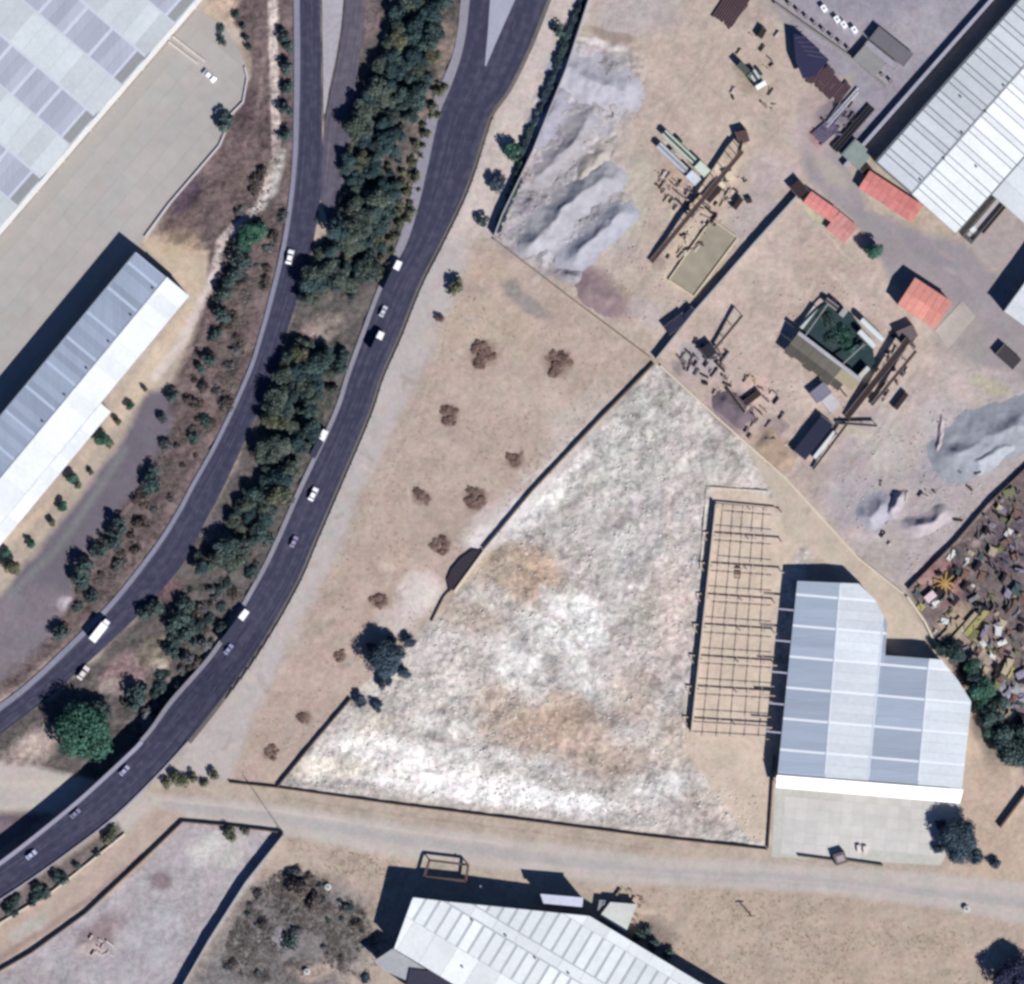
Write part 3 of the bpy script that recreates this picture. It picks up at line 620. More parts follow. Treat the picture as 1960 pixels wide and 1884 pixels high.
def walls(parent, outline, zf, m, nm='wall', drop=0.3, thick=0.35):
    """one wall piece per side, base on the ground"""
    n = len(outline); cx = sum(p[0] for p in outline) / n; cy = sum(p[1] for p in outline) / n
    for i in range(n):
        a = outline[i]; b = outline[(i + 1) % n]
        d = dirv(a, b); nn = (-d[1], d[0])
        if (cx - a[0]) * nn[0] + (cy - a[1]) * nn[1] < 0: nn = (-nn[0], -nn[1])
        t0 = 1.2; k = thick / S
        a2 = (a[0] + nn[0] * t0 + d[0] * (t0 + k + .05), a[1] + nn[1] * t0 + d[1] * (t0 + k + .05)); b2 = (b[0] + nn[0] * t0 - d[0] * t0, b[1] + nn[1] * t0 - d[1] * t0)
        pts = [a2, b2, (b2[0] + nn[0] * k, b2[1] + nn[1] * k), (a2[0] + nn[0] * k, a2[1] + nn[1] * k)]
        zs = [zf(*p) - drop - 0.02 for p in pts]
        MB().prism([pv(p) for p in pts], -0.1, zs).obj(nm, m, parent)

def shades(base, k, tag_, var=0.08, **kw):
    out = []
    for i in range(k):
        f = 1 + (i - (k - 1) / 2) * 0.05
        out.append(mat('%s_%d' % (tag_, i), tuple(min(.86, c * f) for c in base), rough=0.55, var=var, spec=0.3, **kw))
    return out
WALLM = mat('rendered_wall', A(196,188,176), var=0.1, sc=0.5)
METALW = mat('clad_wall', A(168,170,172), var=0.08)
DARKDECK = mat('roof_gap_dark', A(120,125,130), var=0.1)
LIGHTDECK = mat('roof_deck_light', A(214,218,232), var=0.05)
# --- A: sawtooth works hall, north-west
PA = (385, 0); eA = (-0.652, 0.758); nA = (-0.758, -0.652)
hallA = thing('factory_hall', 'huge hall roofed in alternating pale and grey-blue bands along the paved apron', 'building')
bounds = [-83, -8, 69, 150, 224, 299, 375, 456, 529, 606, 683]
GA = shades(A(186,188,202), 5, 'skylight_grey', stretch=(0.86, 2.2, 0.1)); LA_ = shades(A(208,213,216), 5, 'sheet_pale')
VAL, RID = 8.6, 10.4
def A_z(s0, s1, z0, z1):
    def f(x, y):
        s = (x - PA[0]) * eA[0] + (y - PA[1]) * eA[1]; return z0 + (z1 - z0) * (s - s0) / (s1 - s0)
    f.axes = (eA, nA, PA); return f
DEP = 420
for i in range(len(bounds) - 1):
    s0, s1 = bounds[i], bounds[i + 1]; gray = (i % 2 == 1)
    poly = [(PA[0] + eA[0] * s + nA[0] * q, PA[1] + eA[1] * s + nA[1] * q) for s, q in ((s0, 5), (s1, 5), (s1, DEP), (s0, DEP))]
    zf = A_z(s0, s1, VAL if gray else RID, RID if gray else VAL)
    cells = []
    if gray:
        q = 6; wd = 19
        while q < DEP:
            if q < 12:
                cells.append((s0 + 4, s1 - 2, q, q + wd, mat('skylight_edge', A(158,160,160), var=.08))); q += wd + 5; wd = 56; continue
            for j in range(3):
                cells.append((s0 + 4, s1 - 2, q + j * wd / 3, q + (j + 1) * wd / 3 - (0.4 if j == 2 else 0), GA[R.randrange(5)]))
            q += wd + 6.5
    else:
        q = 6
        while q < DEP:
            cells.append((s0 + 1, s1 - 1, q, q + 31, LA_[R.randrange(5)])); q += 31
    roof_slope(hallA, poly, zf, LIGHTDECK if gray else mat('deck_pale', A(206,212,212), var=.04), cells, gap=0.8 if gray else .25)
# parapet, one wall piece under it
def along(P, e, n, s, q): return (P[0] + e[0] * s + n[0] * q, P[1] + e[1] * s + n[1] * q)
PARA = mat('parapet_white', A(244,242,238), var=0.05)
for k in range(8):
    s0 = -83 + k * 96
    MB().prism([pv(along(PA, eA, nA, s, q)) for s, q in ((s0, 4.6), (s0 + 95.7, 4.6), (s0 + 95.7, -4), (s0, -4))], 7.2, 9.0).obj('parapet', PARA, hallA)
    MB().prism([pv(along(PA, eA, nA, s, q)) for s, q in ((s0, 3.0), (s0 + 96, 3.0), (s0 + 96, 1.2), (s0, 1.2))], -0.1, 7.19).obj('wall', WALLM, hallA)
    MB().prism([pv(along(PA, eA, nA, s, q)) for s, q in ((s0 + 38, 1.1), (s0 + 58, 1.1), (s0 + 58, 0.4), (s0 + 38, 0.4))], 0.0, 4.2).obj('door', mat('roller_door', A(150,155,165)), hallA)
for s in range(-60, 660, 77):
    MB().tube(wp(*along(PA, eA, nA, s + 3, -4.6), 0), wp(*along(PA, eA, nA, s + 3, -4.6), 7.1), 0.14, n=6).obj('downpipe', PARA, hallA)

# paved apron between the halls
APR = mat('apron_concrete', A(178,176,171), var=0.09, sc=0.35, bump=0.05, sc2=0.03)
APRM = [mat('apron_concrete_%d' % i, A(*c), var=0.07, sc=0.25, bump=0.05, sc2=0.03) for i, c in enumerate([(183,176,171),(181,174,168),(185,177,173),(180,175,171)])]
apoly = [(391,-60),(410,-40),(372,24),(398,30),(432,52),(458,100),(470,128),(474,150),(462,200),(436,224),(426,262),(420,278),(396,306),(325,391),(277,452),(262,446),(248,434),(225,440),(-100,820),(-100,560),(0,447)]
apoly = [(375,20),(398,30),(432,52),(458,100),(470,128),(474,150),(466,196),(440,222),(428,262),(420,280),(396,308),(325,391),(278,455),(0,790),(-120,930),(-120,592)]
apron = mesh_obj('apron', MB().prism([pv(p) for p in apoly], -0.15, 0.08).mesh('apron'), mat('apron_joint', A(176,169,164), var=.06), kind='structure')
da = (0.652, -0.758); db = (0.758, 0.652)
pp = apoly if area(apoly) > 0 else apoly[::-1]
def ear_free_panels(poly, o, d1, d2, s1, s2, n1, n2, z, mats, parent, nm, gap=0.25, t=0.03, alt=None):
    for i in range(n1[0], n1[1]):
        for j in range(n2[0], n2[1]):
            c = [(o[0] + d1[0] * u + d2[0] * v, o[1] + d1[1] * u + d2[1] * v) for u, v in ((i * s1 + gap, j * s2 + gap), ((i + 1) * s1 - gap, j * s2 + gap), ((i + 1) * s1 - gap, (j + 1) * s2 - gap), (i * s1 + gap, (j + 1) * s2 - gap))]
            inside = [sdf(np.array([x]), np.array([y]), poly)[0] for x, y in c]
            if max(inside) < -1.0:
                MB().prism([pv(p) for p in c], z, z + t).obj(nm, (alt[1] if alt and alt[0](c[0]) else mats)[R.randrange(len(mats))], parent)
ear_free_panels(pp, (0, 447), da, db, 34, 34, (-20, 20), (-2, 10), 0.082, APRM, apron, 'paving_slab')
MB().prism([pv(p) for p in [(470,128),(475,150),(467,197),(441,224),(429,263),(421,281),(326,392),(279,456),(276,453),(323,389),(418,279),(426,262),(438,221),(464,195),(472,150),(467,129)]], -0.1, 0.75).obj('kerb_wall', mat('pale_lilac', A(204,196,200)), None)
bpy.data.objects['kerb_wall']; tag(bpy.data.objects['kerb_wall'], 'low pale wall along the scrub side of the paved apron', 'wall')
# light lip walls on the apron near its north end
lw = thing('loading_wall', 'short light double wall standing on the north end of the apron', 'wall')
for (a, b) in (((322,80),(378,122)), ((330,70),(392,118))):
    MB().bar(wp(*a, 0.5), wp(*b, 0.5), 0.9, 1.0).obj('wall_strip', mat('pale_beige', A(214,202,192)), lw)

# --- B: long hall on the west
def B_pt(s, q): return along((320, 536), (-0.638, 0.770), (-0.770, -0.638), s, q)     # s along ridge to SW, q>0 towards NW
hallB = thing('warehouse', 'long warehouse with a grey-blue ribbed slope and a white slope beside the apron', 'building')
eB = (-0.638, 0.770); nB = (-0.770, -0.638)
GB = shades(A(168,178,196), 5, 'roof_shaded_blue', stretch=(0.87, 2.4, 0.12)); WB = shades(A(238,240,242), 4, 'roof_white')  # shaded grey slope and sunlit white slope, light put into the colours
zB = plane_z((320, 536), nB, 9.9, 0.020, (eB, nB, (320, 536)))
polyN = [B_pt(-3, 0), B_pt(700, 0), B_pt(700, 77), B_pt(-3, 77)]
cells = []; s = -1
first = True
while s < 700:
    wd = 20 if first else 56; first = False
    for j in range(4 if wd > 30 else 1):
        k = wd / (4 if wd > 30 else 1)
        cells.append((s + j * k, s + (j + 1) * k, 2, 75, GB[R.randrange(5)]))
    s += wd + 5.2
RIBB = mat('rib_light_blue', A(200,212,234), var=.04)
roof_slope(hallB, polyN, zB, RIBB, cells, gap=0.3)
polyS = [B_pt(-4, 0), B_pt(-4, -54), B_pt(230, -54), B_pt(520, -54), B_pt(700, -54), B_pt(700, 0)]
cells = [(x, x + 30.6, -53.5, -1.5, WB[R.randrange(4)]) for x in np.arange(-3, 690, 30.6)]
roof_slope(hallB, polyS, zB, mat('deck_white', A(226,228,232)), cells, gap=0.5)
MB().prism([pv(p) for p in (B_pt(-4.5, 1.4), B_pt(700, 1.4), B_pt(700, -1.4), B_pt(-4.5, -1.4))], 9.86, 10.15).obj('ridge_cap', mat('ridge_white', A(248,249,252)), hallB)
zBw = plane_z((320, 536), nB, 9.9, 0.020, (eB, nB, (320, 536)))
walls(hallB, [B_pt(-4, 0), B_pt(-4, -54), B_pt(700, -54), B_pt(700, 77), B_pt(-3, 77)], zBw, METALW)
# lean-to along the lower part
leanto = [B_pt(262, -54.6), B_pt(262, -80), B_pt(700, -80), B_pt(700, -54.6)]
zL = plane_z(B_pt(262, -54.6), nB, 8.3, 0.022, (eB, nB, B_pt(262, -54.6)))
lt_ = thing('canopy', 'white lean-to canopy attached along the lower half of the white slope', 'canopy')
roof_slope(lt_, leanto, zL, mat('deck_white', A(226,228,232)), [(x, x + 30.6, -24.5, -1, WB[R.randrange(4)]) for x in np.arange(1, 430, 30.6)], gap=0.5)
for x in range(264, 700, 48):
    p = B_pt(x, -77); MB().tube(wp(*p, -0.1), wp(*p, 7.3), 0.15, n=6).obj('post', METALW, lt_)
for x in np.arange(20, 560, 62):
    a, b = B_pt(x, -53.0), B_pt(x + 14, -53.0); a2, b2 = B_pt(x, -52.2), B_pt(x + 14, -52.2)
    MB().prism([pv(p) for p in (a, b, b2, a2)], 0.0, 4.0).obj('door', mat('roller_door', A(150,155,165)), hallB)

# --- D: ribbed white roof, north-east
PD = (1675, 312); eD = (0.662, -0.750); wD = (0.750, 0.662)
hallD = thing('warehouse', 'broad white warehouse in the top right corner with dark-jointed ribbed sheets', 'building')
WD = shades(A(222,225,228), 4, 'ribbed_white'); WD2 = shades(A(236,238,240), 4, 'ribbed_sunlit')  # slope facing the sun gets a whiter copy of the sheet colour
ridD = along(PD, eD, wD, 0, 91)
zD = plane_z(ridD, wD, 8.4, 0.020, (eD, wD, PD))
def cellsD(q0, q1, M, off):
    out = []; s = 1.0 - off
    while s < 520:
        for wd in (24, 12.5):
            out.append((s, s + wd, q0, q1, M[R.randrange(4)])); s += wd
    return out
n1 = [along(PD, eD, wD, s, q) for s, q in ((-1, 0), (520, 0), (520, 91), (-1, 91))]
roof_slope(hallD, n1, zD, DARKDECK, cellsD(1, 90, WD, 0), gap=2.2)
n2 = [along(PD, eD, wD, s, q) for s, q in ((-1, 91), (520, 91), (520, 206), (-1, 206))]
roof_slope(hallD, n2, zD, DARKDECK, cellsD(92, 205, WD2, 9), gap=1.7)
n3 = [along(PD, eD, wD, s, q) for s, q in ((86, 206.6), (520, 206.6), (520, 300), (100, 300), (98, 226), (86, 222))]
n3 = [along(PD, eD, wD, s, q) for s, q in ((100, 206.6), (520, 206.6), (520, 300), (100, 300))]
zD3 = plane_z(along(PD, eD, wD, 0, 206), wD, 6.0, 0.004, (eD, wD, PD))
roof_slope(hallD, n3, zD3, mat('deck_grey', A(196,200,200)), [(s, s + 37, 207, 300, WD[R.randrange(4)]) for s in range(101, 520, 37)], gap=1.2)
walls(hallD, [along(PD, eD, wD, s, q) for s, q in ((-1, 0), (520, 0), (520, 206), (-1, 206), (-1, 91))], zD, METALW)
MB().prism([pv(along(PD, eD, wD, s, q)) for s, q in ((101.5, 209), (519, 209), (519, 298), (101.5, 298))], -0.1, 5.2).obj('annex_wall', METALW, hallD)
# channel shaped ramp south-east of D
rampD = thing('loading_ramp', 'narrow dark-rimmed concrete ramp along the south-east side of the ribbed warehouse', 'ramp')
def rimmed(parent, a, b, wd, h, m_rim, m_in):
    d = dirv(a, b); n = (-d[1], d[0])
    def P(s, q): return (a[0] + d[0] * s + n[0] * q, a[1] + d[1] * s + n[1] * q)
    L = math.hypot(b[0] - a[0], b[1] - a[1])
    for (s0, s1, q0, q1) in ((0, L, -wd/2, -wd/2 + 5), (0, L, wd/2 - 3, wd/2), (0, 7, -wd/2 + 5.2, wd/2 - 3.2)):
        MB().prism([pv(P(*t)) for t in ((s0, q0), (s1, q0), (s1, q1), (s0, q1))], 0, h).obj('side_wall', m_rim, parent)
    MB().prism([pv(P(*t)) for t in ((7.2, -wd/2 + 5.2), (L, -wd/2 + 5.2), (L, wd/2 - 3.2), (7.2, wd/2 - 3.2))], 0, 0.3).obj('ramp_floor', m_in, parent)
rimmed(rampD, (1850, 460), (1933, 362), 24, 1.6, mat('dark_rim', A(92,90,90)), mat('ramp_floor', A(190,180,182)))
# flat grey strip and boundary wall NW of D
sw = thing('boundary_wall', 'long pale wall in front of the dark shade of the ribbed warehouse', 'wall')
for k in range(7):
    s0, s1 = -45 + k * 62, -45 + k * 62 + 61.6
    MB().prism([pv(along(PD, eD, wD, s, q)) for s, q in ((s0, -43), (s1, -43), (s1, -36), (s0, -36))], 0, 2.2).obj('wall_bay', mat('pale_steel', A(172,170,184)), sw)

# --- E: three red roofs
RED = shades(A(222,140,134), 4, 'red_sheet', var=.14)
def red_block(name, label, P, u, L, wd, z, npan, m=RED, cat='building', skew=None, pitch=0.03):
    t = thing(name, label, cat); v = (-u[1], u[0])
    rid = along(P, u, v, 0, wd / 2)
    zf = plane_z(rid, v, z, pitch, (u, v, P))
    for q0, q1 in ((0, wd / 2), (wd / 2, wd)):
        poly = [along(P, u, v, s, q) for s, q in ((0, q0), (L, q0), (L, q1), (0, q1))]
        roof_slope(t, poly, zf, mat('red_deck', A(204,128,120)), [(L * i / npan, L * (i + 1) / npan, q0, q1, m[R.randrange(len(m))]) for i in range(npan)], gap=0.8)
    walls(t, [along(P, u, v, s, q) for s, q in ((0, 0), (L, 0), (L, wd), (0, wd))], plane_z(rid, v, z, 0, (u, v, P)) if False else zf, WALLM, drop=0.35)
    return t
uE = dirv((1662, 327), (1768, 396))
red_block('shed', 'long bright red-roofed shed against the corner of the white ribbed warehouse', (1664, 327), uE, 122, 40, 3.4, 9)
u2 = dirv((1552, 365), (1652, 436))
red_block('shed', 'patchy red-roofed shed across the street at the end of the boundary wall', (1552, 366), u2, 66, 27, 3.2, 5)
red_block('shed', 'broken faded red roof strip next to the street tree', (1607, 405), dirv((1607, 405), (1655, 445)), 46, 42, 2.6, 4, m=shades(A(206,146,138), 3, 'faded_red', var=.2))
u3 = dirv((1750, 531), (1830, 583))
red_block('shed', 'square salmon-red roofed building casting a dark shadow on the street', (1750, 532), u3, 86, 62, 6.2, 6, m=shades(A(226,152,138), 4, 'salmon', var=.14))
padE = mesh_obj('concrete_pad', MB().prism([pv(p) for p in [(1790,632),(1842,576),(1868,606),(1815,668)]], -0.1, 0.12).mesh('concrete_pad'), mat('pad_pink', A(186,174,166)), kind='structure')

# --- F: building at right edge
PF = (1919, 597); eF = dirv((1919, 597), (1966, 532)); vF = (-eF[1], eF[0])
hallF = thing('warehouse', 'bright white roof corner at the right edge of the frame beyond the street', 'building')
zF = plane_z(along(PF, eF, vF, 0, 90), vF, 9.0, 0.018, (eF, vF, PF))
roof_slope(hallF, [along(PF, eF, vF, s, q) for s, q in ((0, 0), (260, 0), (260, 90), (0, 90))], zF, mat('deck_grey', A(196,200,200)), [(s, s + 26, 1, 89, WB[R.randrange(4)]) for s in range(0, 260, 26)], gap=0.8)
roof_slope(hallF, [along(PF, eF, vF, s, q) for s, q in ((0, 90), (260, 90), (260, 180), (0, 180))], zF, mat('deck_grey', A(196,200,200)), [(s, s + 26, 91, 179, WB[R.randrange(4)]) for s in range(0, 260, 26)], gap=0.8)
walls(hallF, [along(PF, eF, vF, s, q) for s, q in ((0, 0), (260, 0), (260, 180), (0, 180), (0, 90))], zF, METALW)

# --- G: chequered hall beside the rubble lot
hallG = thing('warehouse', 'chequered blue-grey and pale roofed hall with stepped north side beside the rubble lot', 'building')
uG = (0.995, 0.09); vG = (-0.086, 0.996)
OG = (1525, 1112)
def lineG(k, y):   # column boundaries (x as function of y)
    top = [1525, 1607, 1697, 1790, 1884][k]; bot = [1487, 1578, 1662, 1757, 1842][k]
    return top + (bot - top) * (y - 1112) / (1483 - 1112)
GG = shades(A(170,180,196), 5, 'hall_shaded', stretch=(0.1, 0.15, 2.0)); LG = shades(A(216,221,226), 5, 'hall_sunlit')  # west slopes coloured as shaded, east slopes as sunlit
cx = [[(lineG(k, y), y) for y in (1060, 1600)] for k in range(5)]
outline = [(1525,1112),(1642,1117),(1672,1146),(1697,1192),(1692,1254),(1800,1262),(1832,1302),(1857,1342),(1842,1508),(1487,1480)]
def bandpoly(k):
    a, b = cx[k], cx[k + 1]
    q = outline if area(outline) > 0 else outline[::-1]
    # outline is not convex (re-entrant corner): split north block and south block
    return a, b
def clip_band(poly, k):
    q = poly if area(poly) > 0 else poly[::-1]
    for (line, sgn) in ((cx[k], -1), (cx[k + 1], 1)):
        (x0, y0), (x1, y1) = line; d = dirv((x0, y0), (x1, y1)); n = (-d[1] * sgn * -1, d[0] * sgn * -1)   # pointing east for sgn 1
        n = (d[1] * sgn, -d[0] * sgn)
        q = clip_half(q, n[0], n[1], n[0] * x0 + n[1] * y0)
        if len(q) < 3: return []
    return q
north = [(1525,1112),(1642,1117),(1672,1146),(1697,1192),(1693,1248),(1512,1234)]
south = [(1512,1234),(1693,1248),(1692,1254),(1800,1262),(1832,1302),(1857,1342),(1842,1508),(1487,1480)]
south1 = [(1512,1234),(1693,1248.1),(1667,1494),(1487,1480)]; south2 = [(1693,1248.1),(1692.9,1254),(1800,1262),(1832,1302),(1857,1342),(1842,1508),(1667,1494)]
for k in range(4):
    def zfG(x, y, k=k):
        xl, xr = lineG(k, y), lineG(k + 1, y); t = (x - xl) / (xr - xl)
        return (6.4 + 1.1 * t) if k % 2 == 0 else (7.5 - 1.1 * t)
    zfG.axes = (uG, vG, OG)
    for poly in (north, south1, south2):
        q = clip_band(poly, k)
        if len(q) < 3 or abs(area(q)) < 40: continue
        cells = []
        v0 = -60; 
        rows = [24 + 59.5 * i for i in range(-1, 8)]
        for r0, r1 in zip(rows[:-1], rows[1:]):
            M = GG if k % 2 == 0 else LG; rt = R.randrange(4)
            for h_ in range(3):
                cells.append((-80, 420, r0 + 4.4 + h_ * 18.3, r0 + 4.4 + (h_ + 1) * 18.3, M[min(4, max(0, rt + R.randrange(2)))]))
        roof_slope(hallG, q, zfG, mat('hall_rib_bright', A(240,243,250), var=.03), cells, gap=0.5)
for i in range(len(outline)):
    a, b = outline[i], outline[(i + 1) % len(outline)]
    d = dirv(a, b); n = (-d[1], d[0])
    pts = [(a[0] + n[0] * 1.0 + d[0] * 2.6, a[1] + n[1] * 1.0 + d[1] * 2.6), (b[0] + n[0] * 1.0 - d[0] * 0.8, b[1] + n[1] * 1.0 - d[1] * 0.8), (b[0] + n[0] * 2.6 - d[0] * 0.8, b[1] + n[1] * 2.6 - d[1] * 0.8), (a[0] + n[0] * 2.6 + d[0] * 2.6, a[1] + n[1] * 2.6 + d[1] * 2.6)]
    MB().prism([pv(p) for p in pts], -0.1, 6.02).obj('wall', WALLM, hallG)
for k in (1, 2, 3):
    ya, yb = ((1118, 1488), (1200, 1494), (1266, 1500))[k - 1]
    MB().bar(wp(lineG(k, ya), ya, 7.62 if k != 2 else 6.55), wp(lineG(k, yb), yb - 8, 7.62 if k != 2 else 6.55), .5, .1).obj('ridge_cap', mat('hall_rib', A(228,233,244), var=.03), hallG)
# bright front strip: overhanging fascia, sunlit brightness put into its white
MB().prism([pv(p) for p in [(1486,1482.5),(1842,1510.5),(1836,1537),(1485,1507)]], [6.2, 6.2, 4.0, 4.0], [6.5, 6.5, 4.3, 4.3]).obj('front_canopy', mat('sunlit_white', (0.86,0.86,0.86), var=.01), hallG)
for x in range(1492, 1840, 38):
    y = 1506 + (x - 1485) * 0.085
    MB().tube(wp(x, y - 1, 0), wp(x, y - 1, 4.05), 0.14, n=6).obj('canopy_post', METALW, hallG)
# rafter stubs across the shaded strip on the west side
for i, y in enumerate([1168, 1228, 1288, 1348, 1402]):
    xw = lineG(0, y)
    MB().bar(wp(xw - 1, y, 6.2), wp(xw - 33, y - 3, 6.0), 0.55, 0.45).obj('rafter', mat('steel_lilac', A(190,188,204)), hallG)
# concrete yard in front
cy = [(1483,1500),(1838,1530),(1832,1600),(1800,1656),(1476,1640)]
cyard = mesh_obj('concrete_yard', MB().prism([pv(p) for p in cy], -0.1, 0.06).mesh('concrete_yard'), mat('yard_joint', A(200,197,188)), kind='structure')
YM = [mat('yard_concrete_%d' % i, A(*c), var=.08, sc=.3, sc2=.05) for i, c in enumerate([(214,209,203),(210,205,199),(217,211,206),(212,206,201)])]
ear_free_panels(cy if area(cy) > 0 else cy[::-1], (1483, 1500), uG, vG, 22, 22, (0, 18), (0, 8), 0.062, YM, cyard, 'paving_slab', gap=0.3)

# --- unfinished hall floor: slab panels, long wall, footings
SLM = [mat('floor_slab_%d' % i, A(*c), var=.1, sc=.6, bump=.1) for i, c in enumerate([(206,190,170),(202,186,168),(210,196,178),(200,188,174),(206,186,172)])]
def wallx(y): return 1369 + (1322 - 1369) * (y - 965) / (1400 - 965)
unf = thing('building_shell', 'unfinished hall frame with one long wall and thin irregular rafters beside the chequered hall', 'building')
rows = [965, 1022, 1080, 1139, 1198, 1257, 1316, 1375, 1412]
BEIGE = mat('footing_beige', A(214,196,182), var=.1)
for i in range(7):
    y0, y1 = 965 + i * 62.2, 965 + (i + 1) * 62.2
    MB().prism([pv(p) for p in [(wallx(y0), y0), (wallx(y0) + 3.4, y0), (wallx(y1) + 3.4, y1 - .2), (wallx(y1), y1 - .2)]], -0.1, 2.7).obj('wall_bay', BEIGE, unf)
for y in rows[:-1]:      # main rafters with columns, standing over rough ground
    xr = 1500 if y < 1100 else 1487
    zr = 2.2; jy = R.uniform(-2, 2)
    MB().bar(wp(wallx(y) + 4, y + jy + 6, zr - .2), wp(xr, y + 17 + jy, zr), 0.42, 0.4).obj('rafter', BEIGE, unf)
    for t in (.02, .5, .98):
        px_, py_ = wallx(y) + 4 + (xr - wallx(y) - 4) * t, y + jy + 6 + 11 * t
        MB().bar(wp(px_, py_, -.2), wp(px_, py_, zr - .42), .28).obj('column', BEIGE, unf)
    if y > 1000:
        MB().bar(wp(wallx(y) - 1, y - 1, 0.5), wp(wallx(y) - 17, y - 3, 0.5), 0.35, 1.0).obj('footing', BEIGE, unf)
        if R.random() < .8: MB().bar(wp(wallx(y) - 16.5, y + 1, 0.45), wp(wallx(y + 20) - 4, y + 20, 0.45), 0.3, 0.8).obj('footing', BEIGE, unf)
for i in range(len(rows) - 1):      # secondary rafters and short purlins, some missing
    for h_ in (1, 3):
        y = rows[i] + (rows[i + 1] - rows[i]) * h_ / 4; t0, t1 = (0, 1) if R.random() < .85 else (R.uniform(0, .3), 1)
        xa = wallx(y) + 4 + (1482 - wallx(y)) * t0; xb = wallx(y) + 4 + (1482 - wallx(y) - 4) * t1
        MB().bar(wp(xa, y + 4 + 9 * t0, 1.5), wp(xb, y + 4 + 9 * t1 + R.uniform(-.7, .7), 1.5), .2, .2).obj('purlin', BEIGE, unf)
    for t in (.17, .34, .5, .67, .84):
        x0_ = wallx(rows[i]) + (1486 - wallx(rows[i])) * t; x1_ = wallx(rows[i + 1]) + (1482 - wallx(rows[i + 1])) * t
        MB().bar(wp(x0_, rows[i] + 6, 1.3), wp(x1_ + R.uniform(-.6, .6), rows[i + 1] + 4, 1.3), .18, .18).obj('purlin', BEIGE, unf)
MB().bar(wp(1370, 961, 0.45), wp(1484, 972, 0.45), 0.4, 0.9).obj('footing', BEIGE, unf)
MB().bar(wp(1352, 932, 0.3), wp(1470, 940, 0.3), 0.3, 0.6).obj('footing', BEIGE, unf)
MB().bar(wp(1352, 934, 0.3), wp(1340, 1090, 0.3), 0.25, 0.6).obj('footing', BEIGE, unf)

# --- H: white gabled hall, bottom
hallH = thing('warehouse', 'white gabled warehouse at the bottom with thin grey ribs and a slanted north end', 'building')
uH = (0.857, 0.515); vH = (-0.515, 0.857); RH = (872, 1735)
zH = plane_z(RH, vH, 12.2, 0.018, (uH, vH, RH))
p_mid = (857, 1723)
HW = shades(A(240,242,242), 4, 'hall_white'); 
E1 = along(RH, uH, vH, 640, 0)
neH = [p_mid, (1128, 1751), along((1128, 1751), uH, vH, 560, 0), E1]
swH = [(791, 1715), p_mid, E1, along((755, 1813), uH, vH, 760, 0), (755, 1813)]
HG = mat('rib_grey', A(186,192,196), var=.05)
cells = []; s = -210
while s < 700:
    cells.append((s, s + 19.6, -96, -24, HW[R.randrange(4)]))
    s += 24.2
cells += [(s, s + 48.4, -132, -96.5, HW[R.randrange(4)]) for s in np.arange(-210, 700, 48.4)]
cells += [(s, s + 48.4, -22, 0, HW[R.randrange(4)]) for s in np.arange(-210, 700, 48.4)]
roof_slope(hallH, neH, zH, HG, cells, gap=0.5)
cells = []; s = -200
while s < 700:
    cells.append((s, s + 19.6, 1, 62, HW[R.randrange(4)])); s += 24.2
cells += [(s, s + 48.4, 62.5, 130, HW[R.randrange(4)]) for s in np.arange(-200, 700, 48.4)]
roof_slope(hallH, swH, zH, HG, cells, gap=0.5)
walls(hallH, [(791, 1715), p_mid, (1128, 1751), along((1128, 1751), uH, vH, 560, 0), E1, along((755, 1813), uH, vH, 760, 0), (755, 1813)], zH, METALW)
MB().prism([pv(p) for p in [(752,1814),(716,1838),(735,1856),(800,1884),(860,1930),(905,1908),(756,1816)]], 7.0, 7.4).obj('lower_roof', mat('lower_roof', A(178,178,182)), hallH)
MB().prism([pv(p) for p in [(750,1818),(722,1838),(738,1852),(800,1880),(856,1924),(896,1906),(756,1820)]], -0.1, 6.98).obj('annex_wall', WALLM, hallH)
annex = thing('annex', 'small dark-roofed annex tucked below the white warehouse at the bottom edge', 'building')
MB().prism([pv(p) for p in [(785,1852),(836,1858),(900,1900),(860,1960),(775,1900)]], 7.5, 8.1).obj('roof', mat('dark_roof', A(58,58,76)), annex)  # roof colour darkened for the shadow lying over this part
MB().prism([pv(p) for p in [(788,1854),(834,1860),(894,1900),(858,1955),(778,1898)]], 7.41, 7.5).obj('parapet', METALW, annex)
# small things north of H
fr = thing('pergola', 'small rectangular brown frame at the edge of the dirt road north of the white warehouse', 'frame')
BRN = mat('brown_steel', A(96,78,74), var=.1)
c4 = [(824,1648),(888,1654),(902,1678),(818,1672)]
c4 = [(822,1646),(896,1655),(892,1686),(812,1678)]
for a, b in zip(c4, c4[1:] + c4[:1]): MB().bar(wp(*a, 3.0), wp(*b, 3.0), 0.9, 0.5).obj('beam', BRN, fr)
for a in c4: MB().bar(wp(*a, -0.1), wp(*a, 2.8), 0.4).obj('post', BRN, fr)
lr = thing('lean_to', 'narrow pale lilac roof in the shade band on the north side of the white warehouse', 'shed')
MB().prism([pv(p) for p in [(1034,1709),(1116,1716),(1114,1734),(1040,1727)]], 9.0, 9.3).obj('roof', mat('pale_lilac2', A(212,212,230)), lr)
MB().prism([pv(p) for p in [(1036,1711),(1114,1718),(1112,1732),(1042,1725)]], -0.1, 9.0).obj('wall', METALW, lr)
gh = thing('hut', 'small flat pale grey-roofed hut at the north-east corner of the white warehouse', 'hut')
MB().prism([pv(p) for p in [(1168,1726),(1219,1730),(1198,1784),(1148,1752)]], 3.6, 3.9).obj('roof', mat('flat_pale', A(212,212,206)), gh)
MB().prism([pv(p) for p in [(1169.5,1728),(1217,1731.5),(1197,1781),(1150,1751)]], -0.1, 3.6).obj('wall', WALLM, gh)
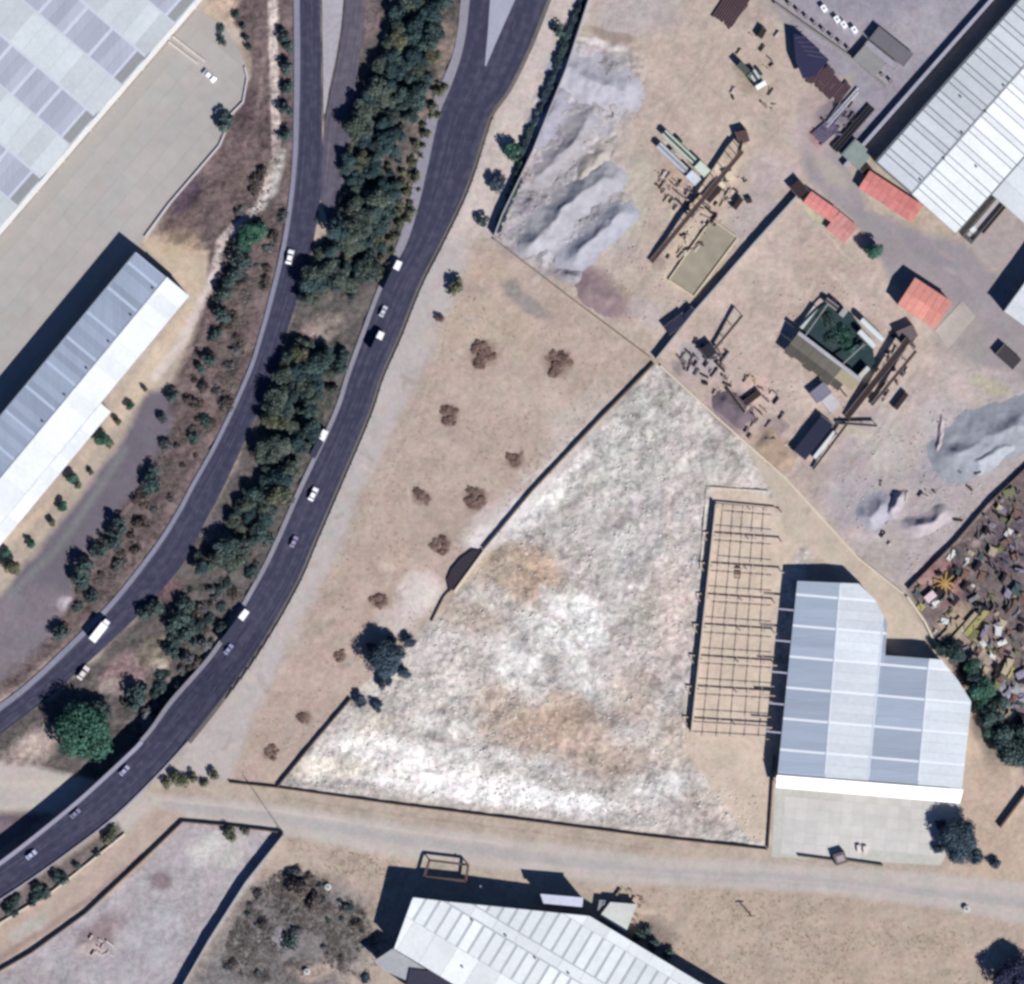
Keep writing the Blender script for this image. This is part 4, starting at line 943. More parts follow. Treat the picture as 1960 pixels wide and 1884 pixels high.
MB().prism([pv(p) for p in [(1147,1722),(1168,1724),(1160,1742),(1143,1745)]], 2.4, 2.6).obj('side_roof', mat('grey_sheet', A(150,150,155)), gh)
for k in range(3): MB().box(*wp(1156 + k * 3, 1730 + k * 4, 2.75), 1.2, 1.0, 0.3, 0.4).obj('roof_box', mat('grey_sheet', A(150,150,155)), gh)

VENT = mat('vent_metal', A(150,154,160), rough=.5)
def vents(parent, pts, zf, dz=.1):
    for x, y in pts:
        z = zf(x, y) + dz; MB().tube(wp(x, y, z), wp(x, y, z + .8), .42, .36, 10).obj('roof_vent', VENT, parent)
vents(hallH, [along(RH, uH, vH, s, q) for s, q in ((40, 4), (110, -4), (180, 4), (250, -4), (70, 90), (150, 95), (20, -60))], zH)
vents(hallD, [along(PD, eD, wD, s, q) for s, q in ((30, 88), (90, 94), (150, 88), (210, 94), (270, 88), (120, 150), (200, 40))], zD)
vents(hallB, [B_pt(s, 6) for s in range(30, 420, 66)], zB)
MB().bar(wp(*B_pt(-3, 78.2), 8.1), wp(*B_pt(700, 78.2), 8.1), .3, .25).obj('gutter', VENT, hallB)
MB().bar(wp(*along(PD, eD, wD, -1, -1.2), 6.3), wp(*along(PD, eD, wD, 520, -1.2), 6.3), .3, .25).obj('gutter', VENT, hallD)
MB().bar(wp(*ridD, 8.45), wp(*along(PD, eD, wD, 520, 91), 8.45), .8, .14).obj('ridge_cap', VENT, hallD)
# ------------------------------------------------------------------ boundary walls and fences
def wall_line(label, pts, h, wd, m, bay=30, name='boundary_wall', cat='wall', coping=None, z0=-0.2):
    t = thing(name, label, cat)
    for a, b in zip(pts[:-1], pts[1:]):
        L = math.hypot(b[0] - a[0], b[1] - a[1]); n = max(1, round(L / bay)); d = dirv(a, b)
        for i in range(n):
            p = (a[0] + d[0] * L * i / n, a[1] + d[1] * L * i / n); q = (a[0] + d[0] * (L * (i + 1) / n - 0.15), a[1] + d[1] * (L * (i + 1) / n - 0.15))
            hh = h * R.uniform(0.97, 1.03)
            MB().bar(wp(*p, (hh + z0) / 2), wp(*q, (hh + z0) / 2), wd, hh - z0).obj('wall_bay', m, t)
            if coping:
                MB().bar(wp(*p, hh + 0.06), wp(*q, hh + 0.06), wd + 0.12, 0.1).obj('coping', coping, t)
    return t
STONE = mat('block_wall', A(176,158,140), var=.14); DSTONE = mat('dark_wall', A(110,92,82), var=.15); CREAM = mat('cream_wall', A(226,210,190), var=.08); GRYW = mat('grey_wall', A(176,172,176), var=.1)
wall_line('dividing wall running diagonally between the brown field and the rubble lot, unbroken part', [(1252,696),(1150,800),(1020,938),(925,1052)], 1.35, 0.6, DSTONE)
wall_line('short low stub of dividing wall past the bulging shade, thin and curved', [(878,1110),(850,1142),(826,1190)], 0.8, 0.4, DSTONE)
wall_line('lower end of the dividing wall from the dark lobed tree down to the dirt road', [(672,1338),(600,1422),(532,1506)], 1.4, 0.5, DSTONE)
wall_line('tall wall with light kerb between the two crushing yards', [(1534,366),(1440,470),(1330,596),(1256,688)], 2.6, 0.6, GRYW)
wall_line('thin wall from the end of the hedge to the meeting point of the diagonal walls', [(944,458),(1090,570),(1248,688)], 1.1, 0.4, STONE)
wall_line('pale wall between the rubble lot and the eastern yard ending at the scrap yard', [(1264,700),(1380,806),(1500,912),(1640,1066),(1728,1136)], 0.9, 0.7, CREAM)
wall_line('tan wall segment skirting the chequered hall next to the scrap yard', [(1736,1142),(1770,1190),(1794,1240)], 1.0, 0.8, CREAM)
wall_line('low dark wall on the north side of the dirt road below the rubble lot', [(440,1498),(532,1508),(760,1540),(1000,1570),(1250,1602),(1469,1626)], 1.2, 0.4, DSTONE)
wall_line('short wall between the concrete yard and the rubble lot corner', [(1482,1446),(1476,1540),(1470,1624)], 1.2, 0.5, DSTONE)
wall_line('curving wall around the lilac-grey lot in the bottom left corner', [(-30,1875),(60,1824),(165,1748),(280,1640),(350,1573),(430,1580),(543,1594)], 1.5, 0.45, DSTONE)
wall_line('dark thick wall between the lilac-grey lot and the shrubby plot at the bottom', [(543,1598),(470,1690),(400,1800),(352,1884),(320,1940)], 3.2, 0.5, GRYW)
wall_line('thin cream parapet running beside the lower end of the overpass', [(-30,1786),(100,1708),(176,1648),(240,1596)], 0.9, 0.8, CREAM)
wall_line('dark fence wall between the grey gravel yard and the scrap yard', [(1738,1128),(1832,1034),(1890,966),(1970,890)], 1.8, 0.4, DSTONE)
wall_line('tall pale wall behind the long dark hedge at the top', [(1140,-40),(1085,130),(1020,290),(962,410),(946,452)], 3.4, 0.5, GRYW)
wall_line('dark wall stub at the right edge near the large green trees', [(1914,1584),(1966,1514)], 2.2, 0.7, DSTONE)
wall_line('pale wall beside the storage yard lined with dark posts', [(1482,6),(1560,62),(1640,118),(1700,172)], 1.6, 0.7, mat('wall_olive', A(150,146,142)))
wall_line('thin dark fence along the access beside the right edge ramp', [(1882,448),(1924,398),(1966,352)], 1.6, 0.35, DSTONE)
# bulging shade by the diagonal wall, put in as a dark tank-like slab
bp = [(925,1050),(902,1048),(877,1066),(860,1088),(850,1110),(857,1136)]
tank = thing('tank', 'dark half-round slab painted as shade against the diagonal dividing wall', 'tank')
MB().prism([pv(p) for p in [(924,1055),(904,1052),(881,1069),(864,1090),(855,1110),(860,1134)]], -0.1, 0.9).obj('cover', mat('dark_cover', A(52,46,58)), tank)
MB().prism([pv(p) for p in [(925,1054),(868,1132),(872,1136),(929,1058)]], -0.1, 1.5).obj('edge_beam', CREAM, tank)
# guard rail along the outer side of the main road
gr = thing('guard_rail', 'thin guard rail on posts along the right side of the main road', 'guard rail')
gl = catmull(offset_line(R2R[5:18], -11), 4.0)
RAIL = mat('rail_steel', A(186,180,184), rough=.5)
acc = []
for i in range(0, len(gl) - 6, 6):
    a, b = gl[i], gl[i + 6]
    z = z2((a[1] + b[1]) / 2) + 0.0
    MB().bar(wp(a[0], a[1], z + 0.75), wp(b[0], b[1], z + 0.75), 0.3, 0.35).obj('rail', RAIL, gr)
    MB().bar(wp(a[0], a[1], -0.2), wp(a[0], a[1], z + 0.57), 0.18).obj('post', RAIL, gr)
# ------------------------------------------------------------------ vegetation
DG = leaf_mat('leaf_dark', A(30,46,52), A(92,112,108)); OG_ = leaf_mat('leaf_olive', A(58,62,50), A(128,130,104)); GG_ = leaf_mat('leaf_green', A(26,62,52), A(84,128,108))
BL = leaf_mat('leaf_blue', A(26,38,54), A(88,106,122)); DRY = leaf_mat('dry_brush', A(92,68,66), A(160,132,120)); LM = leaf_mat('leaf_lime', A(70,96,78), A(140,156,126)); SCB = leaf_mat('scrub_leaf', A(66,60,60), A(124,110,104)); GSC = leaf_mat('grey_scrub', A(60,62,68), A(128,128,130))
DG2 = leaf_mat('leaf_teal', A(24,40,50), A(78,102,104), .15); DG3 = leaf_mat('leaf_grey_green', A(44,56,54), A(112,122,110), .15)
BARK = mat('bark', (0.09, 0.07, 0.055), var=.2)
def crown_mesh(name, rad, hgt_, n, leaf, seed, lobes=7, base=1.5, flat=0.75):
    """leaf sized faces spread through several overlapping clumps"""
    q = random.Random(seed); v = []; f = []
    cl = []
    for i in range(lobes):
        a = 2 * math.pi * i / lobes + q.uniform(-.5, .5); d = rad * q.uniform(0.25, 0.68); r = rad * q.uniform(0.34, 0.55)
        cl.append((math.cos(a) * d, math.sin(a) * d, base + hgt_ * q.uniform(0.3, 0.7), r))
    cl.append((0, 0, base + hgt_ * 0.62, rad * 0.55))
    for i in range(n):
        cx_, cy_, cz_, r = cl[q.randrange(len(cl))]
        th = q.uniform(0, 2 * math.pi); u = q.uniform(-0.55, 1); k = r * (q.random() ** 0.35) * q.uniform(0.85, 1.12)
        s_ = math.sqrt(max(0, 1 - u * u))
        c = Vector((cx_ + k * s_ * math.cos(th), cy_ + k * s_ * math.sin(th), cz_ + k * u * flat * hgt_ / rad * 0.9))
        nn = Vector((s_ * math.cos(th) + q.uniform(-.6, .6), s_ * math.sin(th) + q.uniform(-.6, .6), u + 0.5 + q.uniform(-.5, .5))).normalized()
        x = nn.orthogonal().normalized(); y = nn.cross(x); t = q.uniform(0, 6.28); x, y = x * math.cos(t) + y * math.sin(t), y * math.cos(t) - x * math.sin(t)
        l = leaf * q.uniform(0.6, 1.3); b = len(v)
        v += [tuple(c + x * l), tuple(c + y * l * .6 + nn * l * .15), tuple(c - x * l), tuple(c - y * l * .6 + nn * l * .15)]; f.append((b, b + 1, b + 2, b + 3))
    me = bpy.data.meshes.new(name); me.from_pydata(v, [], f); me.update(); return me
def trunk_mesh(name, h, r, rad, seed, base=0.0):
    q = random.Random(seed); m = MB(); m.tube((0, 0, -0.3), (0, 0, h * .55), r, r * .7, 7)
    for i in range(5):
        a = 2 * math.pi * i / 5 + q.uniform(-.4, .4); m.tube((0, 0, h * .45), (math.cos(a) * rad * .5, math.sin(a) * rad * .5, h * q.uniform(.65, .85)), r * .5, r * .15, 5)
    return m.mesh(name)
CR = {}
def protos(key, rad, hg, n, leaf, k=4, lobes=7, base=1.5, flat=.75):
    CR[key] = [(crown_mesh(key + '_crown', rad, hg, n, leaf, 100 * len(CR) + i, lobes, base, flat), trunk_mesh(key + '_trunk', base + hg * .7, rad * .07 + .04, rad, i)) for i in range(k)]
protos('tree', 4.0, 4.6, 1500, 0.42, 5)
protos('bigtree', 9.5, 8, 7000, 0.55, 3, 14, 2.0)
protos('shrub', 1.0, 1.1, 260, 0.17, 5, 5, 0.15)
protos('thicket', 3.2, 3.2, 1000, 0.38, 5, 8, 0.8)
protos('scrub', 1.3, 0.8, 220, 0.22, 6, 7, 0.0, .5)
_mc = {}
def plant(kind, name, x, y, sc, m, label, cat, group=None, part='crown', rz=None, sz=None, trunk='trunk'):
    i = R.randrange(len(CR[kind])); key = (kind, i, m.name)
    if key not in _mc:
        c = CR[kind][i][0].copy(); c.materials.clear(); c.materials.append(m); t = CR[kind][i][1]
        if not t.materials: t.materials.append(BARK)
        _mc[key] = (c, t)
    c, t = _mc[key]
    o = thing(name, label, cat, group, wp(x, y, ground_z(x, y)), R.uniform(0, 6.28) if rz is None else rz)
    o.scale = (sc, sc * R.uniform(.85, 1.15) if rz is None else sc, sc if sz is None else sz)
    mesh_obj(part, c, None, o); mesh_obj(trunk, t, None, o)
    return o
PATH = [(522,-40),(524,120),(530,300),(500,390),(425,462),(402,546),(364,621),(339,671),(296,722)]
def scatter(poly, n, mind, kinds):
    x0, x1 = min(p[0] for p in poly), max(p[0] for p in poly); y0, y1 = min(p[1] for p in poly), max(p[1] for p in poly)
    pts = []; tries = 0
    while len(pts) < n and tries < n * 60:
        tries += 1; x, y = R.uniform(x0, x1), R.uniform(y0, y1)
        if sdf(np.array([x]), np.array([y]), poly)[0] > -2: continue
        if pdist(np.array([x]), np.array([y]), PATH)[0] < 15: continue
        if any((x - a) ** 2 + (y - b) ** 2 < mind * mind for a, b in pts): continue
        pts.append((x, y))
    return pts
VW = ['topmost','very high','high','upper middle','central','lower middle','low','very low','bottommost']
def where(x, y, poly):
    y0, y1 = min(p[1] for p in poly), max(p[1] for p in poly)
    v = VW[min(8, max(0, int(9 * (y - y0) / (y1 - y0))))]
    row = [p for i in range(len(poly)) for p in [cross_x(poly[i], poly[(i + 1) % len(poly)], y)] if p is not None]
    t = (x - min(row)) / max(1, max(row) - min(row)) if row else .5
    return v, ('left edge' if t < .33 else 'right edge' if t > .67 else 'centre')
def cross_x(a, b, y):
    if (a[1] <= y) != (b[1] <= y): return a[0] + (b[0] - a[0]) * (y - a[1]) / (b[1] - a[1])
    return None
ORD = ['first','second','third','fourth','fifth','sixth','seventh','eighth','ninth','tenth','eleventh','twelfth','thirteenth','fourteenth','fifteenth','sixteenth','seventeenth','eighteenth','nineteenth','twentieth','twenty-first','twenty-second','twenty-third','twenty-fourth','twenty-fifth','twenty-sixth','twenty-seventh','twenty-eighth','twenty-ninth','thirtieth','thirty-first','thirty-second','thirty-third','thirty-fourth','thirty-fifth']
# dense belt between the carriageways
belt = [(768,0),(862,0),(850,60),(828,110),(820,165),(800,225),(775,250),(762,330),(752,400),(742,450),(720,510),(690,560),(665,600),(650,560),(575,590),(590,520),(610,470),(640,420),(655,350),(672,260),(690,200),(728,110)]
belt2 = [(560,660),(600,640),(650,655),(664,690),(632,790),(600,840),(560,920),(520,960),(495,900),(485,860),(505,800),(535,720)]
belt3 = [(470,905),(545,925),(525,985),(480,1050),(430,1100),(375,1110),(352,1085),(400,1050),(430,1000)]
G1 = 'trees in the dense belt between the two carriageways'
for poly, n in ((belt, 185), (belt2, 70), (belt3, 34)):
    for x, y in scatter(poly, n, 11, None):
        v_, h_ = where(x, y, poly); sc_ = R.uniform(.35, 1.0) if R.random() < .75 else R.uniform(1.0, 1.35); dk = R.random() < .88
        bn = 'long upper tree belt' if poly is belt else 'middle tree belt' if poly is belt2 else 'short lower tree belt'
        plant(R.choice(['tree', 'thicket', 'tree']), 'tree', x, y, sc_, R.choice([DG, DG2, DG3]) if dk else R.choice([OG_, DG3]), '%s %s tree, %s, %s part of the %s' % ('large' if sc_ > .8 else 'small', 'dark green' if dk else 'olive', h_, v_, bn), 'tree', G1)
G2 = 'dark shrubs on the scrub bank beside the left road'
bank = [(480,330),(545,300),(548,400),(520,520),(480,640),(450,760),(400,850),(340,950),(290,1020),(210,1120),(150,1170),(130,1120),(230,1010),(300,860),(360,760),(400,640),(420,500)]
for x, y in scatter(bank, 75, 8, None):
    v_, h_ = where(x, y, bank); sc_ = R.uniform(.8, 3.2) * R.uniform(.6, 1); m_ = R.choice([SCB, SCB, SCB, GSC, DG])
    plant('scrub', 'shrub', x, y, sc_, m_, '%s %s shrub, %s, %s part of the brown scrub bank' % ('broad' if sc_ > 1.6 else 'small', {'scrub_leaf':'brown','grey_scrub':'grey','leaf_dark':'dark green'}[m_.name], h_, v_), 'shrub', G2, 'foliage', trunk='stem')
for i, (x, y, s_) in enumerate(((432,560,4.4),(446,530,4),(462,500,4),(458,470,3.2),(425,604,4),(400,690,3.4),(415,640,3),(385,706,2.6),(290,925,4),(292,905,3),(230,1010,4.5),(215,1040,3.6),(160,1080,5),(150,1110,4),(190,1055,3.6),(215,1020,3),(330,760,3),(310,800,2.4),(118,1210,3.6),(430,240,4),(437,228,3.4),(552,90,3),(550,130,3.2),(550,170,3),(548,210,3),(546,260,3),(544,70,3),(452,30,2.0),(424,56,1.8),(425,78,2.0),(466,52,1.6),(472,74,1.8),(476,92,1.6))):
    plant('shrub', 'shrub', x, y, s_, DG, '%s dark green bush, %s edge of the scrub bank, %s part' % ('large' if s_ > 3.4 else 'medium', 'road-side' if x > 500 else 'apron-side' if y < 300 else 'lane-side', where(x, y, bank)[0]), 'shrub', 'large bushes edging the scrub bank', 'foliage', trunk='stem')
for x, y, s_, pos in ((478,448,1.1,'middle and largest'),(498,440,.9,'right-hand'),(468,470,.8,'lower')):
    plant('thicket', 'bush', x, y, s_ * 1.2, GG_, '%s vivid green bush of three where the footpath meets the left road' % pos, 'bush', 'vivid green bushes beside the footpath', 'foliage', trunk='stem')
med = [(560,960),(600,860),(640,770),(660,700),(640,660),(690,600),(722,540),(742,470),(760,440),(770,340),(800,260),(835,180),(860,120),(850,40),(835,120),(790,230),(750,330),(735,430),(700,530),(640,640),(590,700),(520,960)]
VG = [(700,520),(742,440),(768,330),(810,220),(845,130),(858,170),(838,225),(812,330),(795,400),(770,468),(728,546)]
for x, y in scatter([(700,520),(742,440),(768,330),(810,220),(845,130),(858,170),(838,225),(812,330),(795,400),(770,468),(728,546)], 34, 11, None):
    v_, h_ = where(x, y, VG); s_ = R.uniform(1, 2.6)
    plant('shrub', 'shrub', x, y, s_, OG_, '%s olive shrub, %s, %s part of the dry main-road verge' % ('large' if s_ > 1.9 else 'small', h_, v_), 'shrub', 'olive shrubs on the dry verge', 'foliage', trunk='stem')
lower = [(350,1110),(430,1120),(475,1060),(520,985),(560,920),(560,955),(520,1040),(480,1115),(405,1240),(320,1345),(285,1390),(230,1420),(250,1330),(290,1290),(330,1220)]
for x, y in scatter(lower, 50, 9, None):
    v_, h_ = where(x, y, lower); sc_ = R.uniform(.8, 3.0); m_ = R.choice([DG, SCB, GSC, DG])
    plant(R.choice(['scrub', 'shrub']), 'shrub', x, y, sc_, m_, '%s %s shrub, %s, %s part of the narrowing median' % ('broad' if sc_ > 1.8 else 'small', {'scrub_leaf':'brown','grey_scrub':'grey','leaf_dark':'dark green'}[m_.name], h_, v_), 'shrub', 'shrubs in the narrowing median', 'foliage', trunk='stem')
for i, (x, y, s_) in enumerate(((345,1180,3.4),(352,1158,3),(330,1200,2.6),(355,1215,2.8),(262,1325,3.6),(258,1345,3),(330,1248,2.6),(280,1175,3),(300,1160,2.6),(245,1110,0))):
    if s_: plant('shrub', 'shrub', x, y, s_ * 1.3, DG, 'dark bush on pale soil of the lower median, %s part, %s' % (where(x, y, lower)[0], where(x, y, lower)[1]), 'shrub', 'dark bushes on pale soil of the lower median', 'foliage', trunk='stem')
for x, y in scatter([(160,1650),(225,1590),(235,1600),(150,1668),(60,1735),(0,1765),(0,1735),(110,1668)], 18, 9, None):
    plant('shrub', 'shrub', x, y, R.uniform(1.4, 2.6), DG, 'dark shrub, %s part of the strip between overpass and cream parapet' % where(x, y, [(0,1600),(10,1600),(10,1770),(0,1770)])[0], 'shrub', 'shrubs beside the cream parapet', 'foliage', trunk='stem')
# named big trees
plant('bigtree', 'tree', 160, 1402, 1.22, GG_, 'largest round green tree standing left of the overpass', 'tree', rz=.4)
plant('thicket', 'tree', 195, 1360, 1.5, DG, 'smaller dark tree against the upper right of the large round green tree', 'tree')
plant('bigtree', 'tree', 740, 1262, 0.86, BL, 'dark blue-green lobed tree between the field and the rubble lot', 'tree', rz=1.0)
for x, y, s_, pos in ((785,1230,.9,'right'),(712,1240,.9,'left'),(775,1290,.8,'lower right'),(735,1305,1.0,'lower'),(748,1226,.8,'upper')):
    plant('thicket', 'bush', x, y, s_, BL, 'blue-green bush growing out of the %s side of the dark lobed tree' % pos, 'bush', 'bushes around the lobed tree', 'foliage', trunk='stem')
for (x, y, s_, l) in ((690,1342,.85,'dark bush at the top of the lower dividing wall'), (722,1352,.8,'dark bush just right of the one on the lower dividing wall')):
    plant('thicket', 'bush', x, y, s_, BL, l, 'bush', None, 'foliage', trunk='stem')
for i, (x, y, s_) in enumerate(((1880,1320,1.3),(1866,1298,1.0),(1895,1372,1.5),(1905,1402,1.2),(1925,1425,1.7),(1950,1445,1.7),(1880,1350,1.0),(1830,1250,1.1),(1800,1245,.8),(1860,1275,.9),(1955,1400,1.2),(1915,1345,.8))):
    plant('tree', 'tree', x, y, s_ * .95, GG_ if i % 3 == 0 else DG, 'green tree, %s in the irregular row between the chequered hall and the scrap yard' % ORD[i], 'tree', 'trees east of the chequered hall')
plant('bigtree', 'tree', 1832, 1606, .92, BL, 'wide blue-green tree at the corner of the pale concrete yard', 'tree', rz=2.2)
for x, y, s_, pos in ((1800,1580,.9,'upper left of'),(1868,1640,1.0,'lower right of'),(1795,1625,.7,'left of'),(1905,1652,.8,'farthest right of')):
    plant('thicket', 'bush', x, y, s_, BL, 'dark bush %s the wide tree at the concrete yard' % pos, 'bush', 'bushes beside the concrete yard', 'foliage', trunk='stem')
plant('bigtree', 'tree', 1944, 1868, .95, leaf_mat('leaf_navy', A(28,30,58), A(70,74,104)), 'dark navy-shaded tree in the bottom right corner', 'tree', rz=.9)
# row in front of hall B
for i, (x, y, s_) in enumerate(((278,745,.36),(250,777,.5),(226,806,.5),(197,842,.8),(210,850,.5),(140,915,.7),(150,930,.5),(120,970,.6),(100,1000,.5),(60,1040,.55),(25,1085,1.0),(12,1060,.6),(175,905,.4))):
    plant('tree', 'tree', x, y, s_ * .9, GG_ if i % 2 else OG_, '%s small tree from the upper end of the row beside the access lane' % ORD[i], 'tree', 'trees in front of the white warehouse')
# street tree and field plants
plant('tree', 'tree', 1670, 482, 1.05, GG_, 'single dark green tree on the street by the faded red roof', 'tree')
plant('thicket', 'bush', 980, 292, 1.25, GG_, 'bright green rounded bush against the long hedge', 'bush', None, 'foliage', trunk='stem')
plant('thicket', 'bush', 952, 352, 1.0, BL, 'dark round bush left of the lower hedge end', 'bush', None, 'foliage', trunk='stem')
plant('shrub', 'shrub', 923, 425, 3.0, DG, 'small dark shrub on the pale verge below the hedge', 'shrub', None, 'foliage', trunk='stem')
plant('shrub', 'shrub', 874, 548, 4.0, OG_, 'dark olive shrub alone on the upper field edge', 'shrub', None, 'foliage', trunk='stem')
plant('shrub', 'shrub', 844, 610, 2.0, DRY, 'tiny brown shrub below the olive shrub on the field edge', 'shrub', None, 'foliage', trunk='stem')
plant('shrub', 'shrub', 1070, 60, 3.0, DG, 'small dark shrub on the verge beside the top of the hedge', 'shrub', None, 'foliage', trunk='stem')
# hedge along the tall wall: one clipped hedge in sections
hedge = thing('hedge', 'long dark clipped hedge running down the west side of the tall pale wall', 'hedge')
hc = catmull([(1122,-20),(1066,130),(1004,290),(982,370),(950,440)], 4)
for i in range(0, len(hc) - 1, 2):
    p = hc[i]; k = R.randrange(5); m_ = BL if R.random() < .6 else DG; key = ('thicket', k, m_.name)
    if key not in _mc:
        c = CR['thicket'][k][0].copy(); c.materials.clear(); c.materials.append(m_); _mc[key] = (c, None)
    q = mesh_obj('foliage', _mc[key][0], None, hedge); q.location = wp(p[0] + R.uniform(-5, 2), p[1] + R.uniform(-3, 3), -.3); q.rotation_euler.z = R.uniform(0, 6); z_ = R.uniform(.42, .66); q.scale = (z_, z_, z_)
# dry brush heaps of the field
for i, (x, y, r_, n, l) in enumerate(((926,676,30,9,'wide brown brush patch highest in the field'), (1068,698,28,10,'square brown brush patch nearest the corner of the diagonal walls'), (862,798,20,7,'ring-shaped brown brush patch in the middle of the field'),
        (984,882,17,6,'upright brown brush patch beside the long diagonal wall'), (806,952,18,5,'flat brown brush patch on the left of the two midway down the field'), (908,958,24,6,'loose brown brush patch on the right of the two midway down the field'),
        (842,1042,20,5,'slanted brown brush patch above the dark curved shade slab'), (726,1150,20,4,'brown brush patch above the white soil'), (654,1256,14,5,'pair-like brown brush patch left of the lobed tree'),
        (578,1374,15,5,'brown brush patch near the lower dividing wall'), (520,1440,16,5,'brown brush patch in the lowest corner of the field'))):
    o = thing('brush_patch', l, 'brush', None, wp(x, y, 0))
    for k in range(n + 3):
        a = 2 * math.pi * k / n + R.uniform(-.4, .4); d = r_ * S * R.uniform(.1, .8)
        c = CR['shrub'][k % 5][0]; key = ('dry', k % 5)
        if key not in _mc: m_ = c.copy(); m_.materials.clear(); m_.materials.append(DRY); _mc[key] = m_
        q = mesh_obj('clump', _mc[key], None, o); q.location = (math.cos(a) * d, math.sin(a) * d * 1.1, 0.05); s_ = r_ * S * R.uniform(.25, .5); q.scale = (s_, s_, .3 * s_); q.rotation_euler.z = a
# dark undergrowth lower middle
OVG = [(560,1650),(620,1680),(700,1740),(730,1830),(700,1884),(620,1850),(560,1884),(480,1884),(420,1850),(440,1780),(500,1690)]
for x, y in scatter(OVG, 26, 10, None):
    v_, h_ = where(x, y, OVG); sc_ = R.uniform(.9, 3.2) * R.uniform(.6, 1); m_ = R.choice([SCB, GSC, GSC, DG, BL])
    plant('scrub', 'shrub', x, y, sc_, m_, '%s %s shrub, %s, %s part of the overgrown plot' % ('broad' if sc_ > 2.2 else 'small', {'scrub_leaf':'brown','grey_scrub':'grey','leaf_dark':'dark green','leaf_blue':'bluish'}[m_.name], h_, v_), 'shrub', 'shrubs of the overgrown plot', 'foliage', trunk='stem')
for (x, y, s_) in ((1222,1790,3),(1250,1806,3),(1278,1826,3),(1236,1780,2.4),(575,1700,4.5),(600,1730,4)):
    plant('shrub', 'shrub', x, y, s_, DG if x > 1000 else SCB, 'dark shrub along the north-east eave of the bottom warehouse' if x > 1000 else 'broad grey shrub in the middle of the overgrown plot', 'shrub', 'shrubs by the bottom warehouse eave' if x > 1000 else 'broad grey shrubs', 'foliage', trunk='stem')
for i, (x, y, s_) in enumerate(((335,1486,3),(350,1496,3),(372,1490,2.6),(412,1484,2.6),(392,1500,2),(320,1500,2.4),(438,1590,3),(445,1602,2.4),(470,1592,2),(208,1604,3),(218,1592,2.4))):
    plant('shrub', 'shrub', x, y, s_, OG_, ['first','second','third','fourth','fifth','sixth','first','second','third','first','second'][i] + ' olive shrub ' + ('in the row above the dirt road near the overpass' if i < 6 else 'at the top wall of the lilac-grey lot' if i < 9 else 'at the upper end of the cream parapet'), 'shrub', 'olive shrubs near the overpass', 'foliage', trunk='stem')
# dry tufts on the open ground (nobody could count them)
def stuff_mesh(name, polys, n, mk, m, label):
    v = []; f = []
    q = random.Random(5 + n)
    for poly, share in polys:
        x0, x1 = min(p[0] for p in poly), max(p[0] for p in poly); y0, y1 = min(p[1] for p in poly), max(p[1] for p in poly)
        N_ = int(n * share * 2.2); px = NR.uniform(x0, x1, N_); py = NR.uniform(y0, y1, N_)
        ok = sdf(px, py, poly) < -3; dens = fbm(px, py, 50, 4, 2) * 2.2 + NR.uniform(-.5, .5, N_) > -0.05
        sel = np.nonzero(ok & dens)[0][:int(n * share)]
        for i in sel: mk(v, f, px[i], py[i], q)
    me = bpy.data.meshes.new(name); me.from_pydata(v, [], f); me.update()
    o = mesh_obj(name, me, m); tag(o, label, name.replace('_', ' '), kind='stuff'); return o
def mk_tuft(v, f, x, y, q):
    c = wp(x, y, ground_z(x, y)); s_ = q.uniform(.15, .5)
    for k in range(4):
        a = q.uniform(0, 6.28); b = len(v); t = Vector((math.cos(a), math.sin(a), 0)) * s_; u = Vector((-t.y, t.x, 0)) * .5
        v += [tuple(c - u), tuple(c + u), tuple(c + t + Vector((0, 0, s_ * .6)))]; f.append((b, b + 1, b + 2))
def mk_under(v, f, x, y, q):
    c = wp(x, y, ground_z(x, y)); r = q.uniform(.4, 1.7); hh = r * q.uniform(.25, .6)
    for k in range(int(5 + r * 9)):
        a = q.uniform(0, 6.28); d = r * q.random() ** .6; p = c + Vector((math.cos(a) * d, math.sin(a) * d, hh * (1 - d / r) * q.uniform(.4, 1) + .05)); t = q.uniform(0, 6.28); l = q.uniform(.15, .34)
        X = Vector((math.cos(t), math.sin(t), q.uniform(-.4, .4))) * l; Y = Vector((-math.sin(t), math.cos(t), q.uniform(-.4, .4))) * l * .7; b = len(v)
        v += [tuple(p + X), tuple(p + Y), tuple(p - X), tuple(p - Y)]; f.append((b, b + 1, b + 2, b + 3))
stuff_mesh('undergrowth', [(bank, .45), (lower, .2), (OVG, .27), ([(548,470),(600,480),(612,460),(640,420),(560,620),(520,720),(470,860),(520,780),(540,700)], .08)], 5200, mk_under, leaf_mat('mixed_scrub', A(60,56,58), A(140,130,122), sc=.12), 'low mixed undergrowth over the scrub bank, the lower median and the overgrown plot')
stuff_mesh('bank_grass', [(VG, .22), (belt, .4), (belt2, .2), (belt3, .18)], 3200, mk_under, leaf_mat('bank_olive', A(44,50,50), A(104,110,100), sc=.12), 'olive ground growth under and beside the tree belt')
FIELD = [(905,470),(945,465),(1240,690),(830,1180),(530,1500),(450,1490),(480,1400),(620,1120),(715,900),(862,600)]
SFIELD = [(1160,1695),(1600,1716),(1860,1750),(1960,1800),(1960,1890),(1370,1890),(1240,1800)]
stuff_mesh('dry_grass', [(FIELD, .5), (SFIELD, .3), ([(560,1610),(800,1650),(720,1830),(600,1680)], .2)], 6500, mk_tuft, leaf_mat('straw', A(140,120,96), A(206,188,160)), 'thin dry grass tufts over the brown field and the southern plot')
ICO = [(0,0,1),(.9,0,.3),(.28,.85,.3),(-.72,.52,.3),(-.72,-.52,.3),(.28,-.85,.3),(0,0,-.6)]
